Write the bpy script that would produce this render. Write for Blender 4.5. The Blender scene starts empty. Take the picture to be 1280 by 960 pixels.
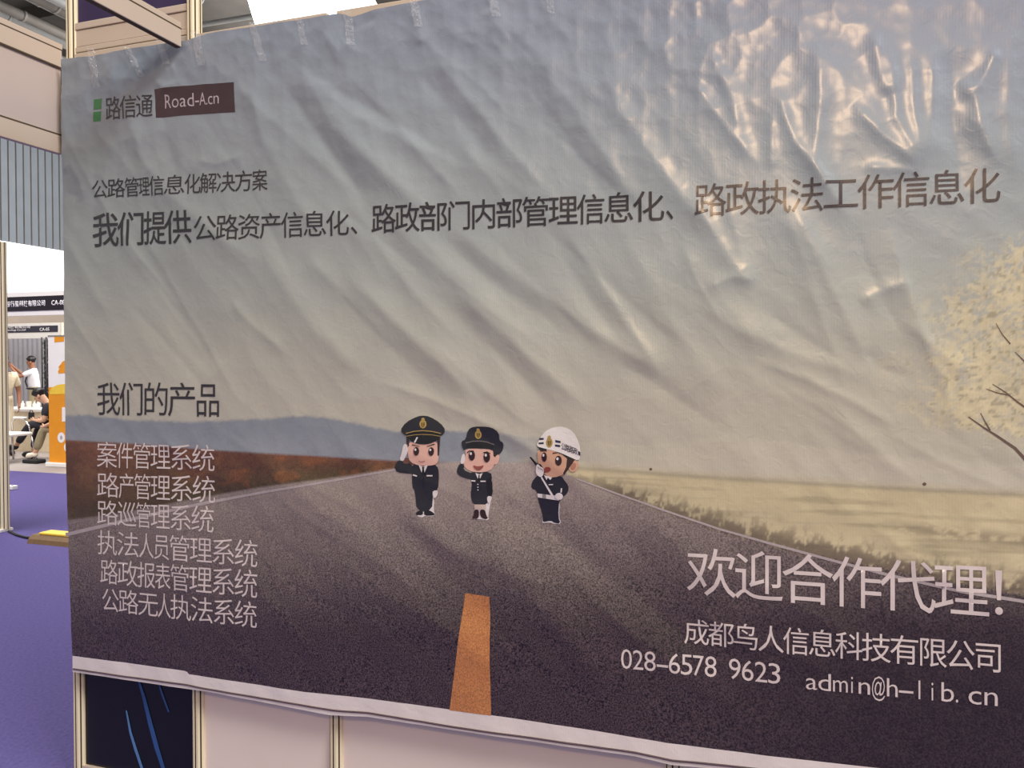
import bpy, bmesh, math, random
import numpy as np
from mathutils import Vector, Matrix

random.seed(7)
SC = bpy.context.scene
COL = SC.collection

# ------------------------------------------------------------------ camera
CAM = np.array([2.245, -2.089, 1.45])
YAW = math.atan2(.322, .947)
PITCH = math.atan(.02)
cam_data = bpy.data.cameras.new('camera')
cam_data.sensor_width = 36.0
cam_data.lens = 36.0 * 1000 / 1280
cam_data.clip_start = .02
cam = bpy.data.objects.new('camera', cam_data)
COL.objects.link(cam)
cam.location = CAM
cam.rotation_euler = (math.pi / 2 - PITCH, 0, YAW)
SC.camera = cam

# ------------------------------------------------------------------ light and exposure
world = bpy.data.worlds.new('hall_ambient')
SC.world = world
world.use_nodes = True
wb = world.node_tree.nodes['Background']
wb.inputs[0].default_value = (1.0, .965, .945, 1)
wb.inputs[1].default_value = .40


def area(name, loc, target, sx, sy, power, color):
    l = bpy.data.lights.new(name, 'AREA')
    l.shape = 'RECTANGLE'
    l.size, l.size_y = sx, sy
    l.energy = power
    l.color = color
    o = bpy.data.objects.new(name, l)
    COL.objects.link(o)
    o.location = loc
    d = Vector(target) - Vector(loc)
    o.rotation_euler = d.to_track_quat('-Z', 'Y').to_euler()
    return o


area('hall_lamp_front', (7.2, -3.4, 8.0), (1.3, 0, 1.3), 3.2, 2.6, 780, (1, .97, .95))
area('hall_lamp_aisle', (-6.0, 1.0, 8.6), (-6, 2.0, 0), 5, 4, 900, (1, .96, .92))
area('hall_lamp_far_aisle', (-9.0, 8.5, 8.6), (-9.5, 9, 0), 6, 5, 1150, (1, .95, .88))
area('cladding_fill', (-8.0, 17, 8.0), (-22, 15, 6), 4, 4, 1700, (1, .97, .95))  # added fill behind the banner, brightens the side cladding
area('roof_fill', (-6, 14, 6.5), (-8, 14, 11), 8, 8, 420, (1, .97, .93))  # added upward fill so the roof and trusses read brighter
area('warm_reflection_lamp', (2.56, -4.2, 3.38), (2.35, 0, 2.1), .55, .36, 46, (1, .66, .38))  # added lamp, placed so its warm reflection lands on the banner

SC.view_settings.view_transform = 'Standard'
SC.view_settings.look = 'None'
SC.view_settings.gamma = 1
SC.view_settings.use_curve_mapping = False
SC.view_settings.exposure = 0.06

# ------------------------------------------------------------------ measuring the photograph
FW = np.array([-math.sin(YAW) * math.cos(PITCH), math.cos(YAW) * math.cos(PITCH), -math.sin(PITCH)])
RT = np.array([math.cos(YAW), math.sin(YAW), 0])
UP = np.cross(RT, FW)
YB = -.02                                     # plane of the hung banner


def ray(x, y):
    return RT * (x - 640) / 1000 - UP * (y - 480) / 1000 + FW


def at_depth(x, y, d):
    return CAM + ray(x, y) * d


def at_z(x, y, z):
    d = ray(x, y)
    return CAM + d * ((z - CAM[2]) / d[2])


def at_y(x, y, Y):
    d = ray(x, y)
    return CAM + d * ((Y - CAM[1]) / d[1])


def sheet(px, py):
    """arrays of measured picture points -> (s, z) on the banner plane"""
    px = np.asarray(px, float)
    py = np.asarray(py, float)
    d = RT[None] * ((px.ravel() - 640) / 1000)[:, None] - UP[None] * ((py.ravel() - 480) / 1000)[:, None] + FW[None]
    t = (YB - CAM[1]) / d[:, 1]
    p = CAM[None] + d * t[:, None]
    return p[:, 0].reshape(px.shape), p[:, 2].reshape(px.shape)


def print_xy(s, z):
    """(s, z) on the sheet -> design coordinates of the printed picture"""
    v = np.stack([s - CAM[0], np.full_like(s, YB - CAM[1]), z - CAM[2]], -1)
    d = v @ FW
    return 640 + 1000 * (v @ RT) / d, 480 - 1000 * (v @ UP) / d


# ------------------------------------------------------------------ helpers
def lin(c):
    out = []
    for v in c[:3]:
        v /= 255
        out.append(v / 12.92 if v <= .04045 else ((v + .055) / 1.055) ** 2.4)
    return tuple(out)


def material(name, rgb, rough=.6, metal=0, noise=0, nscale=20, spec=.5, bump=0, emit=0):
    m = bpy.data.materials.new(name)
    m.use_nodes = True
    nt = m.node_tree
    b = nt.nodes['Principled BSDF']
    c = lin(rgb) + (1,)
    b.inputs['Base Color'].default_value = c
    b.inputs['Roughness'].default_value = rough
    b.inputs['Metallic'].default_value = metal
    b.inputs['Specular IOR Level'].default_value = spec
    if emit:
        b.inputs['Emission Color'].default_value = c
        b.inputs['Emission Strength'].default_value = emit
    if noise or bump:
        tc = nt.nodes.new('ShaderNodeTexCoord')
        n = nt.nodes.new('ShaderNodeTexNoise')
        n.inputs['Scale'].default_value = nscale
        n.inputs['Detail'].default_value = 3
        nt.links.new(tc.outputs['Object'], n.inputs['Vector'])
        if noise:
            r = nt.nodes.new('ShaderNodeMapRange')
            r.inputs['From Min'].default_value = .25
            r.inputs['From Max'].default_value = .75
            r.inputs['To Min'].default_value = 1 - noise
            r.inputs['To Max'].default_value = 1 + noise
            nt.links.new(n.outputs['Fac'], r.inputs['Value'])
            mx = nt.nodes.new('ShaderNodeVectorMath')
            mx.operation = 'SCALE'
            mx.inputs[0].default_value = c[:3]
            nt.links.new(r.outputs[0], mx.inputs['Scale'])
            nt.links.new(mx.outputs[0], b.inputs['Base Color'])
        if bump:
            bp = nt.nodes.new('ShaderNodeBump')
            bp.inputs['Strength'].default_value = bump
            bp.inputs['Distance'].default_value = .01
            nt.links.new(n.outputs['Fac'], bp.inputs['Height'])
            nt.links.new(bp.outputs[0], b.inputs['Normal'])
    return m


def tag(o, label=None, cat=None, group=None, kind=None):
    if label:
        o['label'] = label
    if cat:
        o['category'] = cat
    if group:
        o['group'] = group
    if kind:
        o['kind'] = kind
    return o


def empty(name, loc, label, cat, group=None, rz=0):
    o = bpy.data.objects.new(name, None)
    o.empty_display_size = .1
    COL.objects.link(o)
    o.location = loc
    o.rotation_euler = (0, 0, rz)
    return tag(o, label, cat, group)


def link_mesh(name, me, mats, parent=None, world_coords=True, smooth=False):
    o = bpy.data.objects.new(name, me)
    COL.objects.link(o)
    for m in (mats if isinstance(mats, (list, tuple)) else [mats]):
        me.materials.append(m)
    if smooth:
        me.polygons.foreach_set('use_smooth', [True] * len(me.polygons))
    if parent is not None:
        o.parent = parent
        if world_coords:
            o.matrix_parent_inverse = parent_matrix(parent).inverted()
    return o


def parent_matrix(p):
    m = Matrix.LocRotScale(p.location, p.rotation_euler, p.scale)
    return parent_matrix(p.parent) @ p.matrix_parent_inverse @ m if p.parent else m


def obj(name, bm, mats, parent=None, smooth=False):
    bmesh.ops.recalc_face_normals(bm, faces=bm.faces[:])
    me = bpy.data.meshes.new(name)
    bm.to_mesh(me)
    bm.free()
    return link_mesh(name, me, mats, parent, smooth=smooth)


def box(bm, lo, hi, mat=0, bevel=0):
    r = bmesh.ops.create_cube(bm, size=1)
    vs = r['verts']
    for v in vs:
        v.co = Vector([lo[i] + (v.co[i] + .5) * (hi[i] - lo[i]) for i in range(3)])
    fs = {f for v in vs for f in v.link_faces}
    for f in fs:
        f.material_index = mat
    if bevel:
        es = {e for v in vs for e in v.link_edges}
        bmesh.ops.bevel(bm, geom=list(es), offset=bevel, segments=2, affect='EDGES', profile=.5)
    return vs


def solid(bm, geom, thickness):
    bm.normal_update()
    bmesh.ops.solidify(bm, geom=geom, thickness=thickness)


def slab(bm, a, b, w, h, mat=0, up=(0, 0, 1)):
    """bar from a to b, width w (across), height h (along up)"""
    a, b = Vector(a), Vector(b)
    d = (b - a).normalized()
    u = Vector(up)
    sx = d.cross(u)
    if sx.length < 1e-4:
        sx = d.cross(Vector((1, 0, 0)))
    sx.normalize()
    u = sx.cross(d)
    ring = [(-w / 2, -h / 2), (w / 2, -h / 2), (w / 2, h / 2), (-w / 2, h / 2)]
    va = [bm.verts.new(a + sx * p + u * q) for p, q in ring]
    vb = [bm.verts.new(b + sx * p + u * q) for p, q in ring]
    fs = [bm.faces.new(va), bm.faces.new(vb[::-1])]
    for i in range(4):
        j = (i + 1) % 4
        fs.append(bm.faces.new((va[i], va[j], vb[j], vb[i])))
    for f in fs:
        f.material_index = mat


def tube(bm, pts, rad, n=8, mat=0, caps=True):
    pts = [Vector(p) for p in pts]
    rads = rad if isinstance(rad, (list, tuple)) else [rad] * len(pts)
    rings = []
    ref = None
    for i, p in enumerate(pts):
        t = (pts[min(i + 1, len(pts) - 1)] - pts[max(i - 1, 0)]).normalized()
        if ref is None:
            ref = Vector((0, 0, 1)) if abs(t.z) < .9 else Vector((1, 0, 0))
        s = t.cross(ref).normalized()
        u = s.cross(t).normalized()
        ref = u
        rings.append([bm.verts.new(p + (s * math.cos(2 * math.pi * k / n) + u * math.sin(2 * math.pi * k / n)) * rads[i])
                      for k in range(n)])
    for a, b in zip(rings, rings[1:]):
        for k in range(n):
            f = bm.faces.new((a[k], a[(k + 1) % n], b[(k + 1) % n], b[k]))
            f.material_index = mat
            f.smooth = True
    if caps:
        bm.faces.new(rings[0][::-1]).material_index = mat
        bm.faces.new(rings[-1]).material_index = mat


def ball(bm, c, r, mat=0, seg=12):
    q = bmesh.ops.create_uvsphere(bm, u_segments=seg, v_segments=max(6, seg // 2 + 2), radius=1)
    r = r if isinstance(r, (list, tuple)) else (r, r, r)
    for v in q['verts']:
        v.co = Vector((c[0] + v.co.x * r[0], c[1] + v.co.y * r[1], c[2] + v.co.z * r[2]))
        for f in v.link_faces:
            f.material_index = mat
            f.smooth = True


def lathe(bm, c, prof, n=16, mat=0):
    rings = []
    for r, z in prof:
        rings.append([bm.verts.new((c[0] + r * math.cos(2 * math.pi * k / n), c[1] + r * math.sin(2 * math.pi * k / n), c[2] + z))
                      for k in range(n)])
    for a, b in zip(rings, rings[1:]):
        for k in range(n):
            f = bm.faces.new((a[k], a[(k + 1) % n], b[(k + 1) % n], b[k]))
            f.material_index = mat
            f.smooth = True
    bm.faces.new(rings[0][::-1]).material_index = mat
    bm.faces.new(rings[-1]).material_index = mat


# ------------------------------------------------------------------ noise for the print and the folds
def _hash(ix, iy, seed):
    h = (ix.astype(np.int64) * 374761393 + iy.astype(np.int64) * 668265263 + seed * 982451653) & 0xffffffff
    h = ((h ^ (h >> 13)) * 1274126177) & 0xffffffff
    return ((h ^ (h >> 16)) & 0xffffff) / float(0xffffff)


def vnoise(x, y, seed=0):
    ix, iy = np.floor(x), np.floor(y)
    fx, fy = x - ix, y - iy
    fx = fx * fx * fx * (fx * (fx * 6 - 15) + 10)
    fy = fy * fy * fy * (fy * (fy * 6 - 15) + 10)
    a, b = _hash(ix, iy, seed), _hash(ix + 1, iy, seed)
    c, d = _hash(ix, iy + 1, seed), _hash(ix + 1, iy + 1, seed)
    return (a + (b - a) * fx) * (1 - fy) + (c + (d - c) * fx) * fy


def fbm(x, y, seed=0, oct=4):
    s, a, t = 0, .5, 0
    for i in range(oct):
        s = s + a * vnoise(x * 2 ** i + 17.3 * i, y * 2 ** i - 9.1 * i, seed + i)
        t += a
        a *= .5
    return s / t


def facets(x, y, seed):
    """distance to the nearest scattered point: flat facets meeting in straight creases"""
    ix, iy = np.floor(x), np.floor(y)
    best = np.full_like(x, 9.0)
    for dx in (-1, 0, 1):
        for dy in (-1, 0, 1):
            cx, cy = ix + dx, iy + dy
            px_ = cx + .15 + .7 * _hash(cx, cy, seed)
            py_ = cy + .15 + .7 * _hash(cx, cy, seed + 5)
            best = np.minimum(best, (x - px_) ** 2 + (y - py_) ** 2)
    return np.sqrt(best + .04)


def sstep(a, b, x):
    t = np.clip((x - a) / (b - a), 0, 1)
    return t * t * (3 - 2 * t)


# ------------------------------------------------------------------ folds of the hung vinyl sheet: (points, width, height factor)
FOLDS = [
    ([(130, 73), (146, 104), (163, 147), (185, 204)], 15, .8), ([(112, 80), (118, 140), (122, 220), (118, 330)], 18, -.5),
    ([(190, 78), (205, 150), (226, 232)], 14, -.5),
    ([(372, 70), (418, 160), (470, 204), (540, 262)], 17, 1.0), ([(338, 80), (392, 160), (432, 214), (470, 262)], 15, -1.0),
    ([(395, 105), (443, 145), (500, 172), (590, 214)], 13, .8), ([(352, 60), (430, 120), (486, 150), (582, 204)], 12, -.8),
    ([(308, 80), (330, 170), (372, 250), (410, 300)], 18, .8),
    ([(167, 178), (211, 244), (264, 287), (330, 330)], 16, .8), ([(246, 200), (272, 205), (307, 195)], 7, .9),
    ([(290, 375), (316, 405), (364, 445)], 9, .8), ([(325, 309), (395, 410), (456, 467)], 24, .8),
    ([(382, 318), (430, 366), (495, 432)], 14, .7), ([(180, 320), (229, 405), (268, 467)], 34, -.7),
    ([(534, 60), (582, 122), (640, 190), (700, 258)], 12, 1.1), ([(515, 85), (566, 140), (620, 205)], 14, -.6),
    ([(659, 55), (731, 156), (798, 256)], 14, 1.0), ([(640, 75), (706, 168), (770, 262)], 14, -.6),
    ([(707, 290), (745, 343), (798, 424), (826, 466)], 10, 1.1), ([(690, 300), (730, 360), (784, 440)], 13, -.5),
    ([(414, 137), (486, 223), (540, 275)], 18, .8), ([(568, 285), (630, 333), (745, 415), (840, 474)], 14, 1.0),
    ([(548, 292), (614, 350), (724, 430)], 16, -.7), ([(568, 362), (649, 434), (740, 515)], 14, 1.0),
    ([(545, 368), (628, 448), (700, 520)], 15, -.7), ([(429, 338), (510, 415), (606, 506)], 18, 1.0),
    ([(404, 345), (484, 430), (570, 515)], 18, -.6), ([(480, 250), (560, 330), (640, 400)], 16, .5),
    ([(736, 60), (790, 160), (850, 240), (900, 300)], 13, .8), ([(866, 103), (897, 146), (949, 209)], 7, 1.0),
    ([(885, 60), (911, 118), (926, 170)], 8, .8), ([(969, 110), (993, 175), (1031, 223), (1060, 280)], 8, 1.2),
    ([(964, 146), (964, 215)], 6, .8), ([(1021, 50), (1026, 137), (1019, 205), (1040, 260)], 12, 1.0),
    ([(1067, 128), (1107, 170), (1155, 212)], 9, 1.2), ([(1110, 60), (1122, 146), (1151, 205)], 8, 1.2),
    ([(1135, 60), (1142, 130), (1152, 200)], 6, 1.0), ([(1164, 60), (1166, 141), (1155, 210)], 10, 1.2),
    ([(1090, 40), (1098, 90), (1112, 120)], 9, .8), ([(1199, 100), (1218, 122), (1227, 161), (1250, 210)], 10, 1.3),
    ([(1245, 60), (1218, 118)], 7, 1.2), ([(1262, 40), (1258, 140), (1272, 240)], 12, .8),
    ([(1185, 60), (1190, 150), (1205, 240)], 14, -.8),
    ([(882, 360), (916, 346), (949, 350)], 8, 1.0), ([(1076, 378), (1107, 362), (1140, 351)], 8, 1.0),
    ([(1081, 209), (1151, 214)], 6, .9), ([(1078, 435), (1100, 460), (1136, 474)], 9, -.7),
    ([(850, 300), (905, 380), (960, 440)], 22, .5), ([(780, 300), (850, 420), (900, 500)], 24, .5),
    ([(400, 680), (479, 738), (560, 786), (660, 860)], 26, .6), ([(590, 660), (677, 757), (780, 876)], 30, .7),
    ([(630, 625), (701, 672), (796, 742), (880, 820)], 28, -.8), ([(756, 640), (859, 761), (940, 850)], 28, -.6),
    ([(800, 640), (900, 740)], 24, .5), ([(490, 640), (560, 720), (640, 800)], 24, -.5), ([(300, 560), (420, 650), (500, 720)], 28, .5),
    ([(420, 540), (520, 640), (600, 700)], 20, .4), ([(200, 560), (300, 640), (400, 720)], 30, -.35),
    ([(233, 690), (238, 760), (236, 850)], 7, .6), ([(80, 214), (92, 205), (104, 226), (108, 250)], 9, 1.4), ([(84, 240), (100, 246)], 8, -1.0),
    ([(203, 84), (212, 92), (222, 84)], 6, 1.3), ([(196, 100), (206, 112), (226, 106), (246, 122)], 8, 1.2), ([(228, 68), (236, 84), (246, 104)], 12, .6),
    ([(252, 52), (262, 90), (256, 118)], 9, 1.0), ([(168, 78), (182, 90), (176, 98)], 6, 1.2), ([(408, 40), (428, 66), (440, 50)], 10, 1.3),
    ([(428, 22), (445, 34), (480, 20)], 9, -1.0), ([(520, 12), (524, 40), (530, 60)], 9, 1.1), ([(612, 10), (622, 34), (640, 60)], 10, 1.2),
    ([(672, 0), (690, 30), (720, 60)], 9, .9), ([(560, 40), (600, 60), (640, 100)], 10, .7),
]
_rf = random.Random(11)
for _k in range(78):
    _x, _y = _rf.uniform(90, 1230), _rf.uniform(60, 820)
    if _y < 330 and _x > 940:
        continue
    _a = math.radians(62 - 20 * min(1, _x / 600) - (10 if _y > 420 else 0) + _rf.uniform(-9, 9) + (22 if _x > 850 and _y < 420 else 0))
    _l = _rf.uniform(90, 300)
    _b = _rf.uniform(-.16, .16)
    _p = [(_x + _l * t * math.cos(_a + _b * t), _y + _l * t * math.sin(_a + _b * t)) for t in (-.5, -.17, .17, .5)]
    FOLDS.append((_p, _rf.uniform(5, 13), _rf.choice((-.5, .55, .7, .9)) * (1 if _y < 520 else .6)))
for _f in range(len(FOLDS)):
    pts, w, a = FOLDS[_f]
    xs, zs = sheet([p[0] for p in pts], [p[1] for p in pts])
    FOLDS[_f] = (list(zip(xs, zs)), w * .00235, a)


def relief(s, z):
    """how far the sheet stands off its plane, towards the viewer (metres)"""
    h = np.zeros_like(s)
    wx = (fbm(s * 5, z * 5, 31, 2) - .5) * .010
    wz = (fbm(s * 5, z * 5, 41, 2) - .5) * .010
    S, Z = s + wx, z + wz
    for pts, w, a in FOLDS:
        best = np.full_like(s, 9.0)
        along = np.zeros_like(s)
        n = len(pts) - 1
        for i in range(n):
            ax, az = pts[i]
            bx, bz = pts[i + 1]
            dx, dz = bx - ax, bz - az
            t = np.clip(((S - ax) * dx + (Z - az) * dz) / (dx * dx + dz * dz), 0, 1)
            d = np.hypot(S - ax - t * dx, Z - az - t * dz)
            m = d < best
            best = np.where(m, d, best)
            along = np.where(m, (i + t) / n, along)
        taper = np.clip(np.minimum(along, 1 - along) * 5 + .12, 0, 1)
        h += .19 * a * w * taper * np.exp(-(np.sqrt((best / w) ** 2 + .02) - .14) ** 1.2)
    # slack running from upper left to lower right
    c, q = math.cos(math.radians(-50)), math.sin(math.radians(-50))
    u, v = s * c + z * q, -s * q + z * c
    v2 = v + .10 * (fbm(s * 3, z * 3, 3, 2) - .5)
    h += .0022 * (fbm(u * 2.0, v2 * 7, 5, 2) - .5)
    h += .0024 * facets(u * 2.6, v2 * 12, 8)
    # crushed film, stronger near the top edge
    k = .25 + 1.0 * sstep(1.75, 2.45, z) * (.4 + 1.2 * vnoise(s * 4, z * 4, 77))
    h += .0050 * k * facets(s * 13 + .6 * z, z * 11, 12)
    h += .0013 * k * facets(s * 29, z * 26 + s * 5, 14)
    return h + .004


def drape(s, z, lift=0.0):
    s, z = np.asarray(s, float), np.asarray(z, float)
    return np.stack([s, YB - relief(s, z) - lift, z], -1)


# outline of the sheet
def curve_z(points):
    xs, zs = sheet([p[0] for p in points], [p[1] for p in points])
    return lambda s: np.interp(s, xs, zs)


Z_TOP = curve_z([(80, 75), (118, 71), (160, 63), (205, 56), (236, 52), (262, 43), (330, 33), (400, 22), (425, 18), (442, 22), (470, 13),
                 (520, 4), (600, -8), (760, -36), (900, -66), (1100, -104), (1280, -150)])
Z_PRINT = curve_z([(92, 819), (160, 828), (235, 838), (238, 842), (382, 864), (460, 872), (565, 886), (617, 893), (744, 912), (837, 928), (965, 944),
                   (1100, 959), (1280, 985)])
Z_HEM = curve_z([(92, 839), (165, 850), (240, 861), (258, 863), (413, 893), (460, 895), (572, 912), (744, 937), (795, 944), (840, 955), (905, 961),
                 (1000, 972), (1280, 1012)])
Z_CORD = curve_z([(92, 835), (160, 845), (235, 855), (254, 859), (330, 872), (419, 887), (462, 890), (572, 908), (744, 932), (795, 939), (840, 949),
                  (905, 955), (1000, 966), (1280, 1006)])
S_RIGHT = 2.98
_le_s, _le_z = sheet([93, 91, 89, 84, 83, 81, 80, 79], [845, 800, 740, 560, 480, 300, 200, 60])


def S_LEFT(z):
    return np.interp(z, _le_z, _le_s)


# ------------------------------------------------------------------ vinyl materials (one film, many inks)
def vinyl(name, rgb=None, grain=0.0):
    m = bpy.data.materials.new(name)
    m.use_nodes = True
    nt = m.node_tree
    N = nt.nodes.new
    L = nt.links.new
    b = nt.nodes['Principled BSDF']
    b.inputs['Roughness'].default_value = .36
    b.inputs['Specular IOR Level'].default_value = .5
    b.inputs['Coat Weight'].default_value = .4
    b.inputs['Coat Roughness'].default_value = .2
    tc = N('ShaderNodeTexCoord')
    if rgb is None:
        at = N('ShaderNodeAttribute')
        at.attribute_name = 'ink'
        col, amt = at.outputs['Color'], at.outputs['Alpha']
    else:
        c = N('ShaderNodeRGB')
        c.outputs[0].default_value = lin(rgb) + (1,)
        a = N('ShaderNodeValue')
        a.outputs[0].default_value = grain
        col, amt = c.outputs[0], a.outputs[0]
    ns = N('ShaderNodeTexNoise')
    ns.inputs['Scale'].default_value = 260
    ns.inputs['Detail'].default_value = 2
    L(tc.outputs['Object'], ns.inputs['Vector'])
    mr = N('ShaderNodeMapRange')
    mr.inputs['From Min'].default_value = .34
    mr.inputs['From Max'].default_value = .66
    mr.inputs['To Min'].default_value = -1
    mr.inputs['To Max'].default_value = 1
    L(ns.outputs['Fac'], mr.inputs['Value'])
    mu = N('ShaderNodeMath')
    mu.operation = 'MULTIPLY_ADD'
    mu.inputs[2].default_value = 1
    L(mr.outputs[0], mu.inputs[0])
    L(amt, mu.inputs[1])
    sc = N('ShaderNodeVectorMath')
    sc.operation = 'SCALE'
    L(col, sc.inputs[0])
    L(mu.outputs[0], sc.inputs['Scale'])
    L(sc.outputs[0], b.inputs['Base Color'])
    # woven scrim under the film: fine vertical ribs, plus crushed film
    wv = N('ShaderNodeTexWave')
    wv.bands_direction = 'X'
    wv.inputs['Scale'].default_value = 48
    L(tc.outputs['Object'], wv.inputs['Vector'])
    n2 = N('ShaderNodeTexNoise')
    n2.inputs['Scale'].default_value = 34
    n2.inputs['Detail'].default_value = 4
    n2.inputs['Distortion'].default_value = 1.2
    L(tc.outputs['Object'], n2.inputs['Vector'])
    b1 = N('ShaderNodeBump')
    b1.inputs['Strength'].default_value = .09
    b1.inputs['Distance'].default_value = .0008
    L(wv.outputs['Fac'], b1.inputs['Height'])
    b2 = N('ShaderNodeBump')
    b2.inputs['Strength'].default_value = .22
    b2.inputs['Distance'].default_value = .004
    L(n2.outputs['Fac'], b2.inputs['Height'])
    L(b1.outputs[0], b2.inputs['Normal'])
    L(b2.outputs[0], b.inputs['Normal'])
    return m


INKS = {}


def ink(rgb, grain=0.0):
    k = (tuple(rgb), grain)
    if k not in INKS:
        INKS[k] = vinyl('printed_ink', rgb, grain)
    return INKS[k]


M = {
    'carpet': material('purple_carpet', (86, 78, 128), .95, noise=.16, nscale=60, spec=.1, bump=.5),
    'concrete': material('grey_hall_floor', (150, 142, 140), .6, noise=.08, nscale=3),
    'post': material('cream_aluminium', (240, 226, 190), .45, noise=.03, nscale=8),
    'groove': material('post_groove', (84, 68, 48), .7, noise=.1, nscale=30),
    'rail': material('beige_rail', (204, 187, 168), .5, noise=.03, nscale=6),
    'panel': material('white_board', (244, 228, 216), .55, noise=.03, nscale=4),
    'fascia': material('fascia_board', (198, 182, 172), .55, noise=.03, nscale=4),
    'purple': material('dark_purple_board', (52, 36, 78), .5, noise=.12, nscale=5),
    'black': material('black_board', (16, 15, 20), .35, noise=.2, nscale=6),
    'white': material('white_paint', (236, 232, 228), .5, noise=.02, nscale=6),
    'cream': material('cream_cloth', (226, 210, 180), .8, noise=.06, nscale=30),
    'sign': material('black_sign', (24, 18, 30), .3, noise=.1, nscale=5),
    'navy': material('navy_sign', (34, 34, 58), .3, noise=.1, nscale=5),
    'letter': material('white_letter', (240, 238, 240), .5, noise=.02, nscale=20),
    'steel': material('roof_steel', (108, 104, 98), .6, noise=.15, nscale=3),
    'duct': material('dull_duct', (150, 152, 150), .5, metal=.3, noise=.1, nscale=2),
    'roof': material('dark_roof_sheet', (66, 62, 58), .8, noise=.2, nscale=1.5),
    'chrome': material('chrome', (205, 202, 200), .18, metal=1, noise=.03, nscale=9),
    'skin': material('skin', (205, 160, 132), .55, noise=.05, nscale=30),
    'tan': material('tanned_skin', (150, 100, 74), .55, noise=.05, nscale=30),
    'hair': material('black_hair', (26, 22, 22), .45, noise=.2, nscale=60),
    'khaki': material('khaki_cotton', (150, 138, 108), .85, noise=.08, nscale=40),
    'dark': material('dark_denim', (38, 36, 46), .85, noise=.15, nscale=40),
    'shirt': material('white_cotton', (232, 230, 236), .85, noise=.03, nscale=30),
    'orange': material('orange_print', (226, 146, 22), .55, noise=.05, nscale=6),
    'yellow': material('yellow_plastic', (236, 196, 64), .5, noise=.06, nscale=20),
    'brown': material('brown_cover', (104, 78, 48), .7, noise=.15, nscale=25),
    'rubber': material('black_rubber', (22, 21, 24), .6, noise=.1, nscale=30),
    'brownboard': material('dark_brown_board', (60, 40, 34), .5, noise=.1, nscale=5),
    'streak': material('pale_blue_print', (92, 134, 186), .4, noise=.1, nscale=14),
    'streak2': material('deep_blue_print', (48, 84, 140), .4, noise=.15, nscale=14),
    'curtain': material('grey_curtain', (168, 166, 174), .8, noise=.05, nscale=12),
    'tanwall': material('tan_wall', (178, 162, 148), .7, noise=.06, nscale=2),
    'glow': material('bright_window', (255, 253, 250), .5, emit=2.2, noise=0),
    'cup': material('paper_cup', (240, 236, 230), .6, noise=.02, nscale=20),
    'flash': material('white_shoe', (226, 214, 196), .6, noise=.04, nscale=20),
    'eye': material('dark_eye', (20, 16, 16), .3, noise=.05, nscale=50),
    'lip': material('lip', (150, 84, 76), .5, noise=.05, nscale=50),
    'chequer': material('printed_pixels', (90, 82, 84), .6, noise=.6, nscale=45),
}

# corrugated cladding of the hall side
def corrugated():
    m = material('corrugated_cladding', (140, 148, 156), .5, noise=.05, nscale=2)
    nt = m.node_tree
    b = nt.nodes['Principled BSDF']
    b.inputs['Metallic'].default_value = .1
    return m


M['cladding'] = corrugated()
_tape = material('clear_tape', (235, 235, 238), .12, spec=.8, bump=.9, nscale=120)
_tape.node_tree.nodes['Principled BSDF'].inputs['Alpha'].default_value = .10
_tape.node_tree.nodes['Principled BSDF'].inputs['Coat Weight'].default_value = 1
_tape.node_tree.nodes['Principled BSDF'].inputs['Coat Roughness'].default_value = .08
M['tape'] = _tape

# ------------------------------------------------------------------ the setting
AISLE_Y = 6.30
RZ_TOP = 11.0
bm = bmesh.new()
box(bm, (-26, -8, -.12), (30, 44, -.012))
tag(obj('floor', bm, M['concrete']), kind='structure')
bm = bmesh.new()
box(bm, (-14, -8, -.012), (12, AISLE_Y, 0))
tag(obj('floor_carpet', bm, M['carpet']), kind='structure')

# hall side: lower wall, window strip, corrugated cladding
HX = -22.0
hz0 = float((CAM + ray(40, 307) * ((HX - CAM[0]) / ray(40, 307)[0]))[2])
bm = bmesh.new()
box(bm, (HX - .3, 2, 0), (HX, 44, hz0 - 1.75))
tag(obj('wall_left', bm, M['tanwall']), kind='structure')
bm = bmesh.new()
box(bm, (HX - .2, 2, hz0 - 1.75), (HX - .05, 44, hz0))
tag(obj('window_1', bm, M['glow']), kind='structure')
bm = bmesh.new()
y = 2.0
prof = []
while y < 44:
    prof += [(0, y), (0, y + .22), (.05, y + .235), (.05, y + .265), (0, y + .28)]
    y += .28
v0 = [bm.verts.new((HX + a, b, hz0)) for a, b in prof]
v1 = [bm.verts.new((HX + a, b, 13.5)) for a, b in prof]
for i in range(len(prof) - 1):
    f = bm.faces.new((v0[i], v0[i + 1], v1[i + 1], v1[i]))
    f.material_index = 1 if abs(prof[i][0] - prof[i + 1][0]) > .01 else 0
box(bm, (HX - .2, 2, hz0), (HX - .02, 44, 13.5))
tag(obj('wall_left_cladding', bm, [M['cladding'], M['steel']]), kind='structure')

bm = bmesh.new()
x = -22.0
k = 0
a0, a1 = [], []
while x < 30:
    for dx_, dy_ in ((0, 0), (.22, 0), (.235, -.05), (.265, -.05)):
        a0.append(bm.verts.new((x + dx_, 43.9 + dy_, -.012)))
        a1.append(bm.verts.new((x + dx_, 43.9 + dy_, RZ_TOP)))
    x += .28
for i in range(len(a0) - 1):
    bm.faces.new((a0[i], a0[i + 1], a1[i + 1], a1[i]))
box(bm, (-22, 43.95, -.012), (30, 44.1, RZ_TOP))
tag(obj('wall_far', bm, M['cladding']), kind='structure')

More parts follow.
